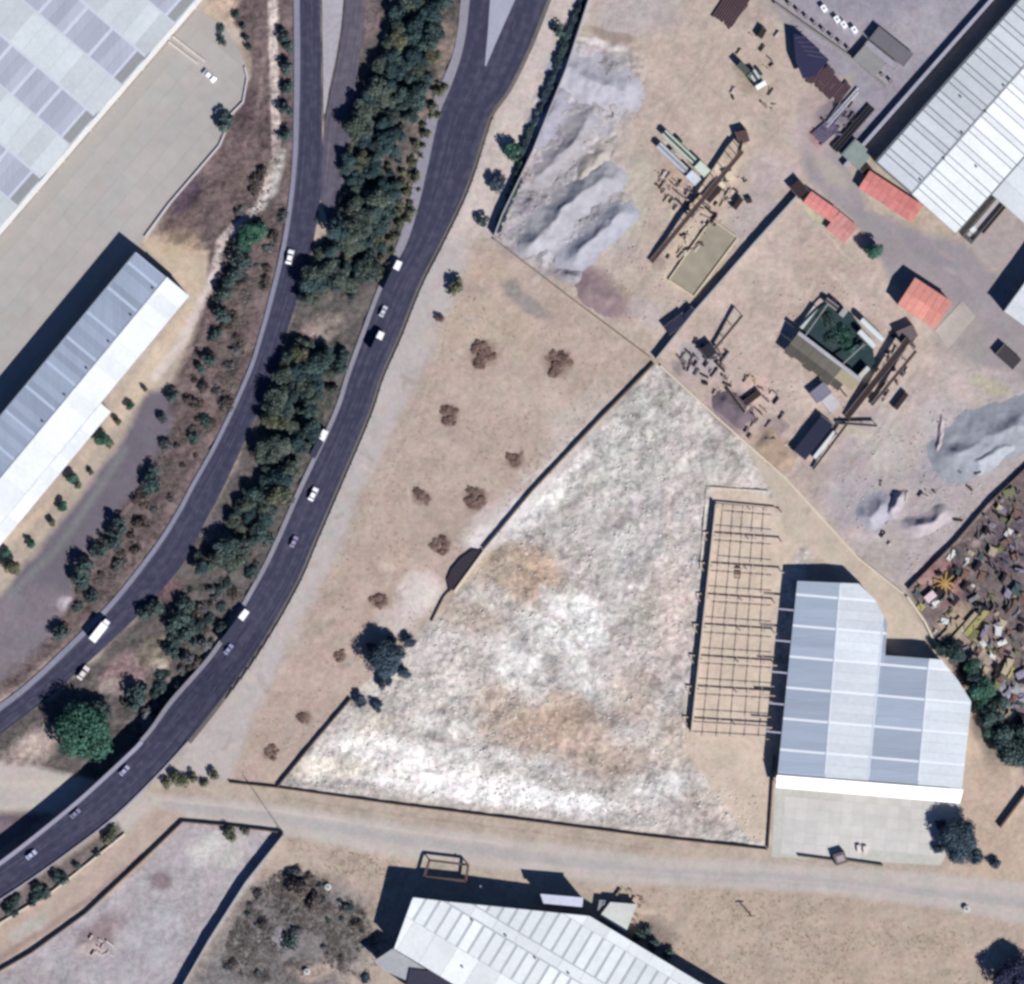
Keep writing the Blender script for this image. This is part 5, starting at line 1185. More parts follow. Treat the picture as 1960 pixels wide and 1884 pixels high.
ICF = [(0,1,2),(0,2,3),(0,3,4),(0,4,5),(0,5,1),(6,2,1),(6,3,2),(6,4,3),(6,5,4),(6,1,5)]
def mk_rock(v, f, x, y, q, lo=.10, hi=.5):
    c = wp(x, y, ground_z(x, y) + .05); s_ = lo + (hi - lo) * q.random() ** 2.5; a = q.uniform(0, 6.28); b = len(v); sx, sy, sz = s_ * q.uniform(.7, 1.5), s_ * q.uniform(.7, 1.2), s_ * q.uniform(.5, 1)
    for p in ICO:
        X, Y = p[0] * sx * q.uniform(.8, 1.2), p[1] * sy * q.uniform(.8, 1.2); v.append((c.x + X * math.cos(a) - Y * math.sin(a), c.y + X * math.sin(a) + Y * math.cos(a), c.z + p[2] * sz))
    f += [tuple(i + b for i in t) for t in ICF]
RUB = [(1256,712),(1330,790),(1350,940),(1300,1400),(1450,1500),(1460,1612),(1000,1552),(560,1498),(670,1350),(835,1196)]
rockm = leaf_mat('rubble_stone', A(190,182,174), A(252,248,242), sc=.08)
stuff_mesh('rubble', [(RUB, 1.0)], 10000, mk_rock, rockm, 'loose white and grey rubble stones covering the triangular lot')
GRAV = [(1110,95),(1190,110),(1225,160),(1180,300),(1205,400),(1110,490),(1000,500),(950,450),(1015,280)]
stuff_mesh('gravel', [(GRAV, .35), ([(1700,780),(1950,780),(1930,900),(1740,1110),(1620,1020),(1600,900)], .3), ([(1480,480),(1700,560),(1640,860),(1500,860),(1300,700)], .2), ([(1250,380),(1400,300),(1480,400),(1250,650),(1130,560)], .15)], 3500, mk_rock, leaf_mat('gravel_stone', A(168,156,148), A(214,202,192), sc=.1), 'scattered stones on the crushing yard floors')

# ------------------------------------------------------------------ gravel piles
def pile(label, pts, wd, h, c, cell=2.5, group=None, bump=.5):
    wd *= 1.12; h *= .58 if wd > 33 else .8
    x0, x1 = min(p[0] for p in pts) - wd, max(p[0] for p in pts) + wd; y0, y1 = min(p[1] for p in pts) - wd, max(p[1] for p in pts) + wd
    ax = np.arange(x0, x1 + cell, cell); ay = np.arange(y0, y1 + cell, cell); X, Y = np.meshgrid(ax, ay, indexing='ij')
    wx = X + 10 * fbm(X, Y, 34, 3, 1); wy = Y + 10 * fbm(X, Y, 34, 3, 5)
    d = np.minimum(pdist(wx, wy, pts), 3 * wd) if len(pts) > 1 else np.hypot(wx - pts[0][0], wy - pts[0][1])
    t_ = np.clip(1 - d / wd, -1, 1); Z = h * t_ * np.abs(t_) ** .45 * (1 + .5 * fbm(X, Y, 40, 2, 3)) + bump * (.6 * fbm(X, Y, 22, 4, 2) + .4 * (0.5 - np.abs(fbm(X, Y, 16, 3, 6)))) * np.clip(1.2 - d / wd, 0, 1) - 0.1
    Z = np.maximum(Z, -0.9)
    n1_, n2_ = X.shape; id_ = np.arange(n1_ * n2_).reshape(n1_, n2_)
    q = np.stack([id_[:-1, :-1], id_[:-1, 1:], id_[1:, 1:], id_[1:, :-1]], -1).reshape(-1, 4)
    keep = Z.reshape(-1)[q].max(1) > -0.3; q = q[keep]
    u, inv = np.unique(q.reshape(-1), return_inverse=True)
    V = np.stack([(X - 980) * S, (942 - Y) * S, Z], -1).reshape(-1, 3)[u]
    me = bpy.data.meshes.new('gravel_pile'); me.from_pydata(V.tolist(), [], inv.reshape(-1, 4).tolist()); me.update()
    me.polygons.foreach_set('use_smooth', [True] * len(me.polygons))
    return tag(mesh_obj('gravel_pile', me, mat('gravel_%d_%d_%d' % c, A(*c), var=.14, sc=.5, bump=.3)), label, 'gravel pile', group)
GRY = (178,173,178)
pile('longest ridge of grey gravel reaching the lower end of the tall wall', [(1156,344),(1110,372),(1072,410),(1022,462)], 40, 5.2, (174,171,176))
pile('grey gravel mound with pale crest at the top of the pile area', [(1090,130),(1140,160),(1190,172)], 42, 3.6, (186,182,190))
pile('dark lilac gravel mound leaning on the tall wall', [(1062,190),(1040,250)], 32, 3.6, (162,158,170))
pile('curved gravel ridge between the two large mounds', [(1128,235),(1085,285),(1040,332)], 30, 3.4, (172,166,170))
pile('lower gravel mound beside the longest ridge', [(1190,410),(1140,455),(1100,490)], 34, 3.2, (172,170,180))
pile('small tan mound right of the longest ridge', [(1150,300),(1120,330)], 24, 2.0, (190,180,170))
pile('large blue-grey gravel pile near the right edge', [(1835,866),(1880,838),(1945,816)], 56, 5.0, (156,158,166))
pile('pale gravel bank below the blue-grey pile', [(1870,890),(1930,850)], 24, 2.2, (176,178,186))
pile('small grey heap on the left of the three dark-sided heaps', [(1668,986),(1690,972)], 32, 4.2, (172,168,178))
pile('narrow lilac heap in the middle of the three dark-sided heaps', [(1722,950),(1708,985)], 13, 3.2, (176,166,172))
pile('crescent heap with pale top, right of the three dark-sided heaps', [(1745,1010),(1782,1000),(1806,985)], 22, 3.2, (186,174,176))
pile('thin long spoil ridge standing upright in the eastern yard', [(1800,800),(1796,860)], 7, 1.6, (186,172,172), 2.0)
pile('tan heap beside the pale wall in the eastern yard', [(1470,850),(1500,880)], 26, 2.0, (178,154,134))
pile('dark lilac heap against the pale wall', [(1385,768),(1415,800)], 24, 2.0, (120,104,114))
pile('grey lump heap at the corner of the thin wall', [(1085,526),(1100,532)], 16, 2.2, (160,156,160))
pile('purple-brown low heap along the thin wall', [(1125,548),(1165,580)], 30, 1.6, (150,128,130))
# ------------------------------------------------------------------ vehicles
def car_protos():
    P = {}
    body = MB(); prof = [(-2.2,.35),(-2.25,.75),(-2.0,.95),(-1.2,1.0),(1.0,.98),(1.9,.85),(2.2,.7),(2.22,.35)]
    def extr(m, prof, y0, y1, tuck=0.0):
        n = len(prof); vs = [(x, y0, z) for x, z in prof] + [(x, y1, z) for x, z in prof]
        m.add(vs, [tuple(range(n)), tuple(range(2 * n - 1, n - 1, -1))] + [(i, n + i, n + (i + 1) % n, (i + 1) % n) for i in range(n)])
    extr(body, prof, -.88, .88)
    P['body'] = body.mesh('body')
    g = MB(); g.add([(-1.55,-.8,.99),(.95,-.8,.99),(.95,.8,.99),(-1.55,.8,.99),(-1.1,-.66,1.4),(.35,-.66,1.42),(.35,.66,1.42),(-1.1,.66,1.4)], [(0,1,5,4),(1,2,6,5),(2,3,7,6),(3,0,4,7),(4,5,6,7)])
    P['glass'] = g.mesh('window'); r_ = MB(); r_.box(-.38,0,1.45,1.5,1.34,.07); P['roof'] = r_.mesh('roof_panel')
    w_ = MB(); w_.tube((0,-.11,0),(0,.11,0),.33,n=12); P['wheel'] = w_.mesh('wheel')
    return P
CP = car_protos()
GLASS = mat('car_glass', (0.02,0.022,0.026), rough=.15, spec=.5, var=.05); TYRE = mat('tyre', (.02,.02,.02)); 
for k in ('glass',): CP[k].materials.append(GLASS)
CP['wheel'].materials.append(TYRE)
def paint(name, c): return mat('paint_' + name, c, rough=.35, spec=.5, var=.02)
def car(x, y, ang, c, cname, label, z=.22, sc=1.0, group=None):
    o = thing('car', label, 'car', group, wp(x, y, z), ang); o.scale = (sc, sc, sc)
    for k, nm in (('body','body'), ('roof','roof_panel')):
        me = CP[k].copy(); me.materials.clear(); me.materials.append(paint(cname, c)); mesh_obj(nm, me, None, o)
    mesh_obj('window', CP['glass'], None, o)
    for wx_, wy_ in ((1.35,.8),(1.35,-.8),(-1.4,.8),(-1.4,-.8)):
        q = mesh_obj('wheel', CP['wheel'], None, o); q.location = (wx_, wy_, .33)
    return o
def lorry(x, y, ang, L, cab_c, cab_n, box_c, box_n, label, z=.22, cab_l=2.6, gap=.5, wd=2.5, hh=3.8):
    """x,y is the middle of the whole vehicle, ang the heading"""
    o = thing('lorry', label, 'lorry', None, wp(x, y, z), ang); T = L + cab_l + gap; x1 = T / 2
    MB().prism([(x1 - cab_l, -1.2), (x1, -1.1), (x1, 1.1), (x1 - cab_l, 1.2)], .6, [3.0, 2.6, 2.6, 3.0]).obj('cab', paint(cab_n, cab_c), o)
    MB().prism([(x1 - .02, -1.0), (x1 + .05, -1.0), (x1 + .05, 1.0), (x1 - .02, 1.0)], 1.5, 2.4).obj('windscreen', GLASS, o)
    MB().box(x1 - cab_l - gap - L / 2, 0, (hh + 1.1) / 2, L, wd, hh - 1.1).obj('trailer', mat('box_' + box_n, box_c, rough=.6, var=.05), o)
    MB().box(0, 0, .85, T - .6, 1.0, .35).obj('chassis', TYRE, o)
    for wx_ in (x1 - 1.2, x1 - cab_l - 1.5, -x1 + 1.0, -x1 + 2.3):
        for s_ in (-1, 1): MB().tube((wx_, s_ * 1.2, .5), (wx_, s_ * .85, .5), .5, n=12).obj('wheel', TYRE, o)
    return o
def hd(dx, dy): return math.atan2(-dy, dx)
WH = (.82,.82,.84); DK = (.03,.034,.06)
car(401,146,hd(.75,.66),WH,'white','white pickup standing alone on the north end of the paved apron',.12,1.25)
car(555,492,hd(.25,-.97),WH,'white','white car on the left road beside the green bushes',.23,1.25)
lorry(752,529,hd(.42,-.9),8.5,WH,'white',DK,'navy','lorry with white cab and dark trailer, highest on the main road',cab_l=3.6)
car(734,596,hd(.45,-.89),(.5,.5,.56),'silver','small silver car between the two upper lorries on the main road',.23)
lorry(723,654,hd(.42,-.9),4.5,WH,'white',DK,'navy','lorry with white cab and short dark body, second from the top on the main road',cab_l=3.0)
lorry(611,850,hd(.45,-.89),7.0,WH,'white',DK,'navy','lorry with white cab and dark trailer passing the middle of the tree belt',cab_l=4.0)
car(600,946,hd(.45,-.89),WH,'white','white car in the middle lane below the third lorry',.23,1.2)
car(563,1037,hd(.45,-.89),(.28,.24,.36),'plum','dull plum car on the main road beside the rubble lot field',.23)
lorry(450,1200,hd(.6,-.8),11.0,WH,'white',DK,'navy','lorry with white cab and long dark trailer just before the overpass',z=.4,cab_l=4.2)
car(438,1243,hd(.62,-.78),(.26,.27,.42),'slate_blue','slate blue car on the right of the long dark trailer',.75)
car(240,1474,hd(.68,-.73),(.34,.34,.48),'steel_blue','steel blue car at the top of the overpass',5.85)
car(146,1556,hd(.75,-.66),(.2,.2,.3),'dusk_blue','dusky blue car halfway along the overpass',5.85)
car(62,1635,hd(.78,-.62),(.42,.44,.6),'pale_blue','pale blue car on the overpass near the left edge',5.85)
car(160,1288,hd(.6,-.8),(.66,.58,.58),'beige','beige car stopped on the right edge of the left road',.24,1.3)
t = lorry(192,1207,hd(.62,-.78),8.0,WH,'white',(.8,.8,.8),'white','long all-white box lorry on the left road',cab_l=1.6,gap=.2,hh=3.9,wd=3.0,z=.23)
WD_ = ['white tank furthest left in the row of four in the storage yard', 'second white tank from the left in the storage yard row', 'third white tank from the left in the storage yard row', 'white tank nearest the grey huts in the storage yard row']
for i, (x, y) in enumerate(((1577,17),(1602,38),(1615,48),(1635,58))):
    o = thing('white_tank', WD_[i], 'tank', 'white tanks in the storage yard', wp(x, y, 0), .6); MB().box(0,0,.9,1.9,2.7,1.8).obj('body', paint('white', WH), o); MB().tube((0,0,1.8),(0,0,2.0),.4,n=8).obj('lid', TYRE, o)

# ------------------------------------------------------------------ plant machinery, sheds, stacks
OLV = mat('olive_sheet', A(112,106,96), var=.12); OLV2 = mat('olive_sheet_dark', A(86,82,76), var=.15); TEAL = mat('green_net', A(40,62,66), var=.3, sc=.8, sc2=.15); TEAL2 = mat('green_net_bright', A(66,104,88), var=.25)
RIDGE = mat('ridge_steel', A(186,182,190)); STEEL = mat('machine_steel', A(150,146,146), var=.15); PGRN = mat('pale_green_paint', A(196,208,192), var=.08); BROWN = mat('rust_belt', A(86,62,56), var=.2); DBRN = mat('dark_rust', A(58,42,42), var=.2); TANK = mat('tank_white', A(224,228,226), var=.04); CREAMY = mat('cream_metal', A(222,206,176))
sh = thing('crusher_shed', 'processing shed with olive roof, pale ridge and dark green netted pit', 'building')
uS = dirv((1527, 636), (1648, 728)); vS = (-uS[1], uS[0]); PS = (1527, 638); LS = 150
def Sp(s, q): return along(PS, uS, vS, s, q)
MB().prism([pv(p) for p in (Sp(0, -3.5), Sp(LS, -3.5), Sp(LS, 3.5), Sp(0, 3.5))], 5.6, 6.1).obj('ridge_cap', RIDGE, sh)
for i in range(7):
    s0, s1 = i * LS / 7, (i + 1) * LS / 7 - .5
    MB().prism([pv(p) for p in (Sp(s0, 3.8), Sp(s1, 3.8), Sp(s1, 26), Sp(s0, 26))], [5.4, 5.4, 4.4, 4.4], [5.6, 5.6, 4.6, 4.6]).obj('roof_sheet', OLV if i < 5 else mat('tan_sheet', A(176,164,136)), sh)
    if i < 6: MB().prism([pv(p) for p in (Sp(s0, 26.3), Sp(s1, 26.3), Sp(s1, 42 if i % 2 else 46), Sp(s0, 42 if i % 2 else 46))], [4.2, 4.2, 3.4, 3.4], [4.4, 4.4, 3.6, 3.6]).obj('roof_sheet', OLV2, sh)
for s in (2, LS / 2, LS - 2):
    for q in (-2, 40): MB().bar(wp(*Sp(s, q), -0.1), wp(*Sp(s, q), 5.5 if q < 0 else 3.4), .4).obj('column', STEEL, sh)
netp = [Sp(6, -5), Sp(LS - 6, -5), Sp(LS + 4, -42), Sp(LS - 26, -72), Sp(60, -92), Sp(8, -78), Sp(-4, -36)]
MB().prism([pv(p) for p in netp], -.1, .9).obj('pit_floor', TEAL, sh)
for k, (s, q, r_) in enumerate(((70,-50,20),(92,-40,16),(60,-30,14),(30,-55,16),(110,-60,12))):
    o = crown_mesh('netting', r_ * S * 1.2, 1.6, 500, .35, 900 + k, 4, .9, .5); mesh_obj('netting', o, GG_ if k < 2 else DG, sh).location = wp(*Sp(s, q), 0)
for i in range(4):
    a, b = Sp(14 + i * 30, -4), Sp(12 + i * 34, -78 + 6 * i)
    if i in (0, 3): MB().bar(wp(*a, 5.2), wp(*b, 3.4), .5).obj('frame_beam', STEEL, sh)
MB().bar(wp(1532,628,1), wp(1562,588,1), 2.0, 1.6).obj('side_wall', mat('pale_side', A(206,204,196)), sh)
MB().bar(wp(1645,722,2.0), wp(1662,704,2.0), 1.8, 3.8).obj('side_wall', mat('pale_side', A(206,204,196)), sh)
for i, (a, b, l) in enumerate((((1648,612),(1690,652),'upper one of the two white drums beside the green netted pit'), ((1644,634),(1674,664),'lower one of the two white drums beside the green netted pit'), ((1662,604),(1700,640),None))):
    if l:
        t = thing('drum', l, 'drum'); MB().tube(wp(*a, 3.2), wp(*b, 3.2), 1.25, n=14).obj('shell', TANK, t)
        for p in (a, b): MB().bar(wp(*p, 0), wp(*p, 2.1), .5).obj('leg', STEEL, t)
def conveyor(label, a, b, z0, z1, wd, belt=BROWN, name='conveyor', cat='conveyor'):
    t = thing(name, label, cat); A_ = wp(*a, z0); B_ = wp(*b, z1)
    MB().bar(A_, B_, wd, .25).obj('belt', belt, t)
    d = (B_ - A_).normalized(); r_ = d.cross(Vector((0, 0, 1))).normalized() * (wd / 2 + .1)
    for s_ in (-1, 1): MB().bar(A_ + r_ * s_ + Vector((0, 0, .1)), B_ + r_ * s_ + Vector((0, 0, .1)), .15, .5).obj('side_rail', STEEL, t)
    n = max(2, int((B_ - A_).length / 5))
    for i in range(n + 1):
        p = A_.lerp(B_, i / n)
        if p.z > 1.0: MB().bar((p.x, p.y, -.1), (p.x, p.y, p.z - .15), .25).obj('leg', STEEL, t)
    return t
conveyor('long brown conveyor in the north yard running from the machine to the upper right', (1246,502), (1420,290), .8, 5.5, 1.6)
conveyor('short steep conveyor at the top of the long brown one', (1412,300), (1424,246), 5.0, 1.2, 1.2, DBRN)
conveyor('dark conveyor below the netted pit heading to the lower left', (1738,650), (1620,800), 4.8, .8, 2.2, DBRN)
conveyor('thin conveyor parallel to the dark one, on its right', (1752,672), (1668,776), 3.8, .8, 1.0)
conveyor('thin rusty conveyor in the west part of the eastern yard', (1350,690), (1420,604), .8, 4.0, .8)
conveyor('thin bent chute pointing right from the foot of the dark conveyor', (1600,809), (1678,815), 1.0, 2.6, .7, DBRN)
conveyor('slim conveyor down to the pale wall beside the dark shadow box', (1620,812), (1556,898), 2.6, .8, .7, DBRN)
conveyor('short dark conveyor among debris left of the shed', (1392,745), (1425,790), 1.0, 2.4, 1.0, DBRN)
# screening machine in north yard
def machine(label, x, y, ang, L, W_, m1, m2, name='screening_machine', cat='machine'):
    t = thing(name, label, cat, None, wp(x, y, 0), ang)
    MB().prism([(-L/2,-W_/2),(L/2,-W_/2),(L/2,W_/2),(-L/2,W_/2)], [1.6,2.6,2.6,1.6], [2.6,3.8,3.8,2.6]).obj('screen_box', m1, t)
    MB().prism([(-L/2,-W_*.15),(L*.4,-W_*.15),(L*.4,W_*.15),(-L/2,W_*.15)], [2.62,3.75,3.75,2.62], [2.9,4.1,4.1,2.9]).obj('belt', m2, t)
    MB().prism([(L*.3,-W_*.7),(L*.55,-W_*.7),(L*.55,W_*.7),(L*.3,W_*.7)], 1.5, [4.6,3.9,3.9,4.6]).obj('hopper', m1, t)
    for sx in (-1, 1):
        for sy in (-1, 1): MB().bar((sx * L * .42, sy * W_ * .4, -.1), (sx * L * .42, sy * W_ * .4, 2.0), .3).obj('leg', m2, t)
    MB().box(-L * .2, W_ * .8, 1.2, 2.2, 1.2, 1.6).obj('motor_box', m2, t)
    return t
GRND = mat('machine_green_dark', A(52,66,60))
machine('pale green screening machine, upper of the two long ones in the north yard', 1310, 292, hd(.72,.69), 22, 2.6, PGRN, GRND)
machine('pale blue screening machine, lower of the two long ones in the north yard', 1296, 312, hd(.72,.69), 20, 2.6, mat('pale_blue_paint', A(196,202,212)), STEEL)
machine('small white screening machine standing apart near the top of the north yard', 1448, 152, hd(.5,.8), 7, 3, TANK, GRND)
machine('grey feeder machine above the pit beside the shed', 1598, 588, hd(.8,.6), 9, 2.2, STEEL, DBRN)
lorry(1428,137,hd(.7,.7),5,(.08,.1,.08),'shade_green',(.06,.07,.06),'shadow_dark','dark truck shape painted as shadow of the small white machine',z=0)  # dark truck body put in as the shadow beside the white machine
def blockrow(specs):
    for (nm, cat, lab, x, y, L, W_, h, ang, m) in specs:
        t = thing(nm, lab, cat, None, wp(x, y, 0), ang)
        MB().box(0, 0, h / 2 - .05, L, W_, h).obj('body', m, t)
        MB().box(0, 0, h + .02, L * .96, W_ * .9, .12).obj('lid', m, t)
        for s_ in (-1, 1): MB().box(s_ * (L / 2 - .1), 0, h / 2, .22, W_ + .1, h + .12).obj('end_frame', STEEL, t)
NAVY = mat('navy_container', A(40,42,66), var=.1); PADM = mat('tan_pad', A(168,152,124), var=.12, sc=.4)
blockrow([('container','container','dark navy box painted as shadow at the foot of the conveyor below the shed',1556,838,17.5,6.0,2.6,hd(.62,-.78),NAVY),  # navy block takes the place of a rectangular shadow
 ('container','container','pale strip container right of the dark navy shadow box',1578,852,13,1.6,1.6,hd(.62,-.78),TANK),
 ('shed_box','shed','pale cabin under the olive shed roof, lower end',1590,772,6,5,2.4,hd(.62,.78),mat('cabin_pale', A(206,200,204))),
 ('shed_box','shed','small lilac cabin at the lower left of the crusher shed',1570,752,5,7,2.6,hd(.62,.78),mat('lilac_cabin', A(130,126,142))),
 ('cabin','cabin','brown machine cabin on the upper part of the dark conveyor',1736,640,5,7,3.2,hd(.4,.9),mat('cabin_brown', A(112,98,98))),
 ('excavator_body','machine','dark parked machine right of the shed, pointing up right',1724,768,7.5,2.0,2.0,hd(.6,-.8),DBRN),
 ('truck_body','machine','dark parked machine in the north yard right of the conveyor',1412,390,5,2.0,2.0,hd(.6,-.8),DBRN),
 ('bin','bin','small dark bin right of the parked machine in the north yard',1434,384,2.0,2.0,1.6,.3,DBRN),
 ('skip','skip','dark skip among debris of the eastern yard',1440,762,2.4,7.5,1.6,hd(.6,.8),DBRN),
 ('generator','machine','dark generator beside the tall wall corner',1294,620,4,9,2.4,hd(.6,.8),NAVY),
 ('generator','machine','dark steel generator on the left of the blue-grey debris',1356,672,5,5,2.6,.6,mat('black_steel', A(44,42,52)))])
# flat tan pad with kerb, north yard
pad = thing('settling_tank', 'rectangular olive-brown settling basin in the north yard beside the tall wall', 'basin')
pq = [(1362,420),(1412,456),(1328,568),(1280,536)]
for a, b in zip(pq, pq[1:] + pq[:1]): MB().bar(wp(*a, .35), wp(*b, .35), .5, .9).obj('rim', CREAMY, pad)
MB().prism([pv(p) for p in [(1362,422.5),(1410,457),(1328,565),(1282.5,535.5)]], -.1, .35).obj('fill', mat('silt', A(160,150,132), var=.16, sc=.25, sc2=.08), pad)
# pipe and beam stacks
def stack(label, x, y, ang, L, n, dia, m, name='pipe_stack', cat='pipes', pm='pipe', jit=.3):
    t = thing(name, label, cat, None, wp(x, y, 0), ang)
    for i in range(n):
        y_ = (i - (n - 1) / 2) * dia * 1.12; j = R.uniform(-jit, jit) * L * .2
        MB().tube((-L / 2 + j, y_, dia / 2 + .02), (L / 2 + j, y_, dia / 2 + .02), dia / 2, n=8).obj(pm, m, t)
    for k in (-.3, .3): MB().box(k * L, 0, .02, .25, n * dia * 1.15, .16).obj('bearer', DBRN, t)
    return t
MBRN = mat('maroon_steel', A(92,70,76), var=.15)
stack('stack of long dark maroon pipes at the top edge of the north yard', 1400, 14, hd(.55,-.83), 14, 9, .9, MBRN)
stack('single row of black pipes right of the maroon pipe stack', 1412, 28, hd(.62,-.78), 12, 3, .6, DBRN)
for i, (x, y, L, n, l) in enumerate(((1556,140,8,5,'first maroon pipe stack under the dark shadow sheet'), (1578,148,9,5,'second maroon pipe stack right of the dark shadow sheet'), (1592,168,8,6,'third maroon pipe stack, among fanned debris'), (1612,176,8,4,'fourth pipe stack, nearest the pale wall'), (1596,226,12,4,'pipe stack lying along the dark lean-to'), (1580,252,9,7,'lilac pipe stack at the corner of the street'))):
    stack(l, x, y, hd(.62,-.78) + R.uniform(-.2,.2), L, n, .8, MBRN if i < 4 else mat('lilac_steel', A(112,104,128), var=.15))
stack('long black beam lying beside the street end', 1628, 250, hd(.66,-.75), 22, 3, 1.1, mat('black_steel', A(44,42,52)))
stack('long pale beam above the black beam by the street end', 1612, 206, hd(.66,-.75), 18, 2, .9, mat('pale_beam', A(186,184,190)))
st = thing('shadow_sheet', 'large dark blue sheet painted as a building shadow at the edge of the storage yard', 'canopy')  # navy sheet on posts, painted to fill the area of a cast shadow
MB().prism([pv(p) for p in [(1518,66),(1536,70),(1586,116),(1562,146),(1536,152),(1522,118)]], 4.0, 4.3).obj('roof', mat('navy_roof', A(44,44,76), var=.12), st)
for p in ((1522,72),(1580,116),(1560,142),(1526,114)): MB().bar(wp(*p, -.1), wp(*p, 4.0), .3).obj('post', STEEL, st)
for i in range(5): MB().bar(wp(1520 + 6 * i, 68 + 8 * i + 6, 4.4), wp(1545 + 8 * i, 72 + 10 * i, 4.4), .2).obj('purlin', mat('lilac_steel', A(112,104,128), var=.15), st)
blockrow([('site_hut','hut','grey-olive hut block in the storage yard, left one',1664,118,11,7,2.6,hd(.75,.66),mat('hut_grey', A(146,144,144))),
 ('site_hut','hut','long dark hut in the storage yard, right one',1706,90,17,6,2.8,hd(.78,.62),mat('hut_dark', A(116,112,118))),
 ('site_hut','hut','narrow grey hut between the other two in the storage yard',1686,106,15,2.6,2.4,hd(.78,.62),mat('hut_lilac', A(164,158,168))),
 ('shed_box','shed','pale green shed at the lower end of the shaded strip',1640,296,8,9,2.4,hd(.66,-.75),mat('pale_green_roof', A(142,152,148))),
 ('bin','bin','dark bin at the near corner of the red shed',1657,324,4,3,1.8,.7,DBRN),
 ('bin','bin','dark brown box at the end of the tall wall by the street',1529,362,5,6,2.6,.7,DBRN),
 ('shed_box','shed','dark dwarf building at the right edge beside the green verge',1930,684,9,5,2.6,hd(.75,.66),mat('dark_hut', A(70,62,68))),
 ('tank_box','tank','small bright box beside the dark-rimmed ramp',1862,440,2.4,2.0,1.8,.7,TANK)])
for i in range(14):
    t_ = i / 13; x, y = 1486 + 210 * t_, 0 + 160 * t_
    o = thing('bollard', '%s dark block from the left in the dotted row along the storage yard wall' % ORD[i], 'bollard', 'dark blocks along the storage yard wall', wp(x + 8, y - 5, 0)); MB().box(0, 0, .7, 1.3, 1.3, 1.5, .7).obj('block', DBRN, o); MB().box(0, 0, 1.5, .9, .9, .15, .7).obj('cap', STEEL, o)
# boards and beams lying about the two yards
CNAME = {}
def debris(n, poly, cols, label, group, name='board', cat='board', lmin=1.2, lmax=4.2):
    for x, y in scatter(poly, n, 7, None):
        c = R.choice(cols); v_, h_ = where(x, y, poly); L = R.uniform(lmin, lmax)
        o = thing(name, '%s %s, %s, %s' % (('long' if L > 2.8 else 'short') + ' ' + CN.get(c.name, 'pale'), label, v_, h_), cat, group, wp(x, y, ground_z(x, y)), R.choice([hd(.62,-.78), hd(.7,.7), R.uniform(0, 3.1)]))
        W_ = R.uniform(.3, 1.0)
        m = MB(); m.prism([(-L/2,-W_/2),(L/2,-W_/2*R.uniform(.6,1)),(L/2*R.uniform(.8,1),W_/2),(-L/2,W_/2)], 0.0, R.uniform(.3, 1.1)); m.obj('slab', c, o)
        MB().bar((-L/2, 0, .1), (L/2 * .7, W_ * .9, .9), .18).obj('bar', R.choice(cols), o)
CN = {'deb_0':'rust-brown','deb_1':'dark','deb_2':'tan','deb_3':'grey-brown','deb_4':'lilac-grey','deb_5':'pale','lilac_steel':'lilac'}
CB = [mat('deb_%d' % i, A(*c), var=.15) for i, c in enumerate([(80,60,58),(52,40,42),(196,176,150),(150,128,120),(110,96,104),(206,190,180)])]
debris(34, [(1240,325),(1275,330),(1350,380),(1345,410),(1310,420),(1262,370)], CB, 'offcut lying below the two screening machines', 'offcuts below the screening machines')
debris(40, [(1300,690),(1345,660),(1420,690),(1500,760),(1500,850),(1440,850),(1370,790)], CB, 'scrap piece on the debris heaps by the pale wall', 'scrap pieces by the pale wall')
debris(34, [(1340,410),(1400,320),(1445,330),(1330,490),(1260,505)], CB[:3] + CB[5:], 'timber beside the long conveyor', 'timber beside the long conveyor')
debris(26, [(1556,150),(1620,170),(1640,230),(1600,290),(1556,262),(1580,210)], CB[:2] + [CB[4], mat('lilac_steel', A(112,104,128), var=.15)], 'steel offcut in the cluttered corner by the street', 'steel offcuts by the street', 'offcut', 'scrap')
debris(14, [(1190,1790),(1150,1700),(1240,1700),(1230,1790)], CB[2:4], 'board lying by the small flat hut', 'boards by the flat hut')
debris(22, [(1690,640),(1760,640),(1740,720),(1680,790),(1640,770)], CB, 'bar lying along the dark conveyor', 'bars along the dark conveyor')
debris(10, [(170,1790),(230,1790),(220,1835),(160,1830)], [mat('pinkish_board', A(206,188,186))], 'board on the brown patch of the bottom left lot', 'pinkish boards')
debris(26, [(1290,690),(1330,650),(1400,672),(1380,720),(1320,716)], [CB[1], CB[4], CB[3], mat('slate_scrap', A(126,130,142))], 'slate scrap at the corner of the crossing walls', 'scrap at the corner of the crossing walls', 'offcut', 'scrap', 1.5, 5)
debris(16, [(1700,880),(1920,880),(1850,990),(1700,1060),(1640,1010)], CB, 'bar left lying among the grey heaps', 'bars among the grey heaps')
debris(14, [(1400,40),(1500,60),(1500,220),(1400,200)], CB, 'litter on the upper north yard floor', 'litter on the upper north yard', 'offcut', 'scrap')
blockrow([('truck_body','machine','dark machine at the top of the north yard, right of the pipes',1458,64,4,2.4,2.2,hd(.5,-.86),mat('olive_black', A(52,46,38))),
 ('hopper','hopper','dark brown hopper at the top end of the long conveyor',1421,262,4.4,4.8,3.0,.3,mat('hopper_brown', A(92,70,68))),
 ('feeder','machine','dark feed box over the middle of the long conveyor',1366,372,7.5,2.6,2.4,hd(.66,-.75),DBRN),
 ('feeder','machine','cream feed box right of the long conveyor, under the hopper',1396,336,3.4,3.0,2.0,.4,CREAMY),
 ('cabin','cabin','small cream cabin beside the feed box of the long conveyor',1380,356,2.8,2.4,2.2,.8,mat('cream_cabin', A(232,214,186))),
 ('container','container','dark container end at the crossing of the walls',1318,600,5.2,2.2,2.4,hd(.66,-.75),NAVY)])
